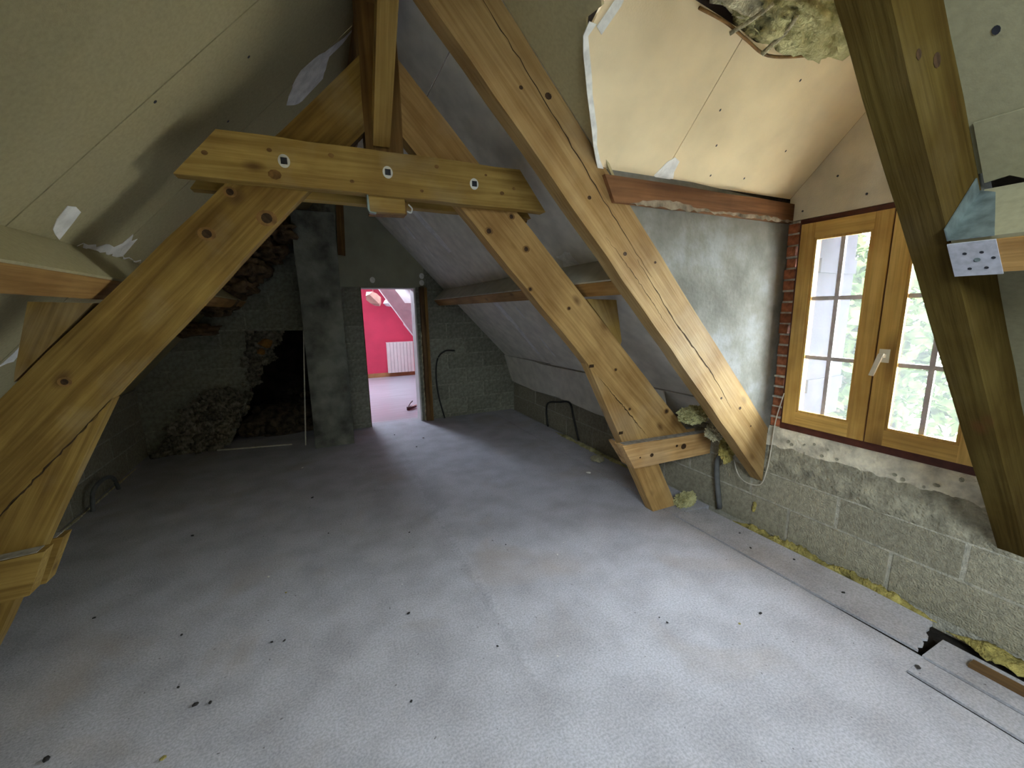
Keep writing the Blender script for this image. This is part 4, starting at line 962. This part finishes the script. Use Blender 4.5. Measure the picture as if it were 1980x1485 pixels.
# the sagging roll in the dormer ridge
ins = empty('ceiling_insulation', (1.85, 1.2, 2.6), 'green and white mineral wool bulging down out of the torn dormer ceiling', 'insulation')
lump('batt', (1.86, 1.20, 2.70), (.40, .12, .125), 'wool_green', ins, 41, .30, 2.4, 5, 0.0, True, .16)
lump('batt', (1.50, 1.19, 2.70), (.26, .07, .075), 'wool_pale', ins, 42, .45, 2.6, 4, 0.0, True, .2)
lump('batt', (1.22, 1.21, 2.69), (.20, .05, .05), 'wool_pale', ins, 43, .5, 3.0, 4, 0.0, True, .2)
lump('batt', (2.12, 1.17, 2.71), (.22, .11, .10), 'wool_green', ins, 44, .35, 2.6, 4, 0.0, True, .16)
tube('paper_shred', [on_d(1.72, 1.20, .11), on_d(1.74, 1.235, .09), on_d(1.745, 1.275, .06), on_d(1.74, 1.30, .045)], .010, 'wool_pale', ins, 5, 4)
tube('paper_shred', [on_d(1.60, 1.20, .09), on_d(1.57, 1.24, .07), on_d(1.54, 1.285, .03)], .008, 'wool_pale', ins, 5, 4)
tube('paper_lip', [on_d(x, y, z) for x, y, z in ((1.36, 1.262, .012), (1.50, 1.268, .022), (1.64, 1.285, .028), (1.80, 1.30, .024), (2.0, 1.272, .024), (2.18, 1.235, .016))], .006, 'knot_halo', ins, 6, 5)
# old dark insulation sagging between left slope and gable
old = empty('old_insulation', (-0.7, 5.4, 2.0), 'dark ragged old insulation sagging from left slope near the far wall', 'insulation')
for i, (x, y, s) in enumerate(((-0.30, 5.3, (.16, .30, .10)), (-0.48, 5.35, (.17, .32, .12)), (-0.66, 5.3, (.18, .34, .13)), (-0.84, 5.35, (.20, .32, .13)), (-1.02, 5.3, (.20, .36, .10)), (-1.25, 5.3, (.22, .36, .07)))):
    p = on_l(x, y, .07); lump('batt', p, s, 'wool_old', old, 60 + i, .5, 2.2, 4)
for i, (x, z, h) in enumerate(((-0.60, 2.0, .16), (-0.48, 2.08, .18), (-0.36, 2.25, .14))):
    lump('rag', (x, 5.5, z), (.05, .05, h), 'wool_old' if i != 1 else 'rubble', old, 80 + i, .5, 2.5, 3)

# ================================================================== crumbs on the floor
def crumb(name, x, y, s, m, label, group=None, seed=0, cat='debris'):
    h = 0.42 if s > .008 else .5; s *= .8
    return tag(lump(name, (x, y, s * h + .0016), (s * 1.35, s, s * h), m, None, seed, .45, 2.0, 1, seed * 1.7, False), label, cat, group)
for i, (x, y, s) in enumerate(((-.538, 1.803, .009), (-.59, 1.82, .013), (-1.02, 1.80, .015), (.287, 1.949, .010), (-.678, 1.949, .007), (-.288, 2.033, .008), (-.343, 2.05, .007), (-.182, 3.689, .014), (-.952, 3.408, .012),
                               (-.072, 3.001, .007), (1.427, 1.353, .005), (1.435, 1.31, .007), (-1.2, 2.65, .009), (-.75, 2.3, .007), (.2, 1.45, .007), (.62, 1.55, .006), (.45, 2.75, .007), (1.0, 2.3, .005), (2.52, 1.35, .010), (2.45, 1.05, .010), (2.40, 1.55, .009), (2.5, 1.7, .008), (.9, 4.6, .012), (1.05, 4.9, .012), (.75, 5.2, .012))):
    crumb('debris_crumb', x, y, s, 'debris_dark', 'small black crumb of debris on the grey floor', 'black crumbs on the floor', i + 1)
for i, (x, y, s) in enumerate(((.842, 1.378, .005), (1.25, 2.049, .006), (-.41, 2.63, .008), (.3, 2.2, .004), (1.36, 2.15, .004), (-.28, 4.499, .012))):
    crumb('debris_crumb', x, y, s, 'debris_light', 'tiny white crumb on the grey floor', 'white crumbs on the floor', 40 + i)
crumb('debris_crumb', 1.905, 1.148, .010, 'debris_dark', 'dark lump of grit on the floor beside a yellow fleck, towards the window', None, 50)
crumb('debris_crumb', 1.748, 1.148, .007, 'wool_yellow', 'yellow fleck of mineral wool on the floor towards the window', None, 51)
crumb('debris_crumb', -.641, 1.62, .012, 'wool_yellow', 'yellow crumb at the lower left of the floor, nearest the viewer', None, 52)
crumb('debris_crumb', -.304, 2.42, .008, 'wool_yellow', 'yellow crumb on the open floor left of the doorway light', None, 53)
crumb('debris_crumb', 2.20, 0.645, .012, 'debris_dark', 'dark crumb between the floor channel and the slot at lower right', None, 54)
crumb('debris_crumb', 2.20, 3.05, .022, 'debris_light', 'white plaster flake on the dark floor before the right wall', None, 55)

# ================================================================== outside
tag(boxo('yard', (3.3, -30, -2.9), (60, 40, -2.8), 'paving'), kind='structure')
tag(boxo('trim_1', (2.952, 0.46, 2.01), (3.14, 1.84, 2.06), 'soffit', None, .004), kind='structure')
def tree(x, y, h, r, seed, label):
    t = empty('garden_tree', (x, y, -2.8), label, 'tree', 'garden trees outside the window')
    tube('trunk', [(x, y, -2.8), (x + .1, y + .05, -2.8 + h * .3), (x, y - .1, -2.8 + h * .6)], .12, 'bark', t, 8)
    rg = random.Random(seed); bm = bmesh.new()
    for i in range(2600):
        u = V((rg.gauss(0, 1), rg.gauss(0, 1), rg.gauss(0, 1))).normalized() * (rg.random() ** .35)
        k = 1 + .35 * noise.noise(u * 2 + V((seed, 0, 0)))
        c = V((x + u.x * r * k, y + u.y * r * k, -2.8 + h * .60 + u.z * h * .36 * k))
        s = rg.uniform(.09, .20); a = V((rg.uniform(-1, 1), rg.uniform(-1, 1), rg.uniform(-.6, .6))).normalized(); b = a.cross(V((rg.uniform(-1, 1), rg.uniform(-1, 1), rg.uniform(-1, 1)))).normalized()
        q = [bm.verts.new(c + a * s), bm.verts.new(c + b * s * .5), bm.verts.new(c - a * s), bm.verts.new(c - b * s * .5)]
        bm.faces.new(q)
    o = bm_obj(bm, 'foliage', 'leaf', t); o['kind'] = 'stuff'
for i, (x, y, h, r, lb) in enumerate(((9.0, 1.6, 5.2, 1.15, 'leafy garden tree outside behind the right window leaf, nearest the rafter'), (9.6, 4.6, 5.6, 1.15, 'leafy garden tree outside seen through the middle of the window'), (9.0, 7.6, 5.3, 1.15, 'leafy garden tree outside at the shutter side of the window'),
                                      (13.2, 3.2, 6.6, 1.4, 'taller garden tree outside, farther back, right of the middle'), (13.4, 6.8, 6.8, 1.4, 'taller garden tree outside, farther back, left of the middle'), (13.0, 10.4, 6.4, 1.4, 'taller garden tree outside, farthest to the left behind the shutter'))):
    tree(x, y, h, r, 5 + i, lb)
hd = empty('garden_hedge', (16.5, 6, -2.8), 'long clipped green hedge outside beyond the trees', 'hedge')
rg = random.Random(77); bm = bmesh.new()
for i in range(6000):
    c = V((16.5 + rg.uniform(-.5, .5), rg.uniform(-2, 18), -2.75 + 4.6 * rg.random() ** .8)); s_ = rg.uniform(.14, .30)
    a = V((rg.uniform(-1, 1), rg.uniform(-1, 1), rg.uniform(-.6, .6))).normalized(); b = a.cross(V((rg.uniform(-1, 1), rg.uniform(-1, 1), rg.uniform(-1, 1)))).normalized()
    bm.faces.new([bm.verts.new(c + a * s_), bm.verts.new(c + b * s_ * .5), bm.verts.new(c - a * s_), bm.verts.new(c - b * s_ * .5)])
o = bm_obj(bm, 'foliage', 'leaf', hd); o['kind'] = 'stuff'
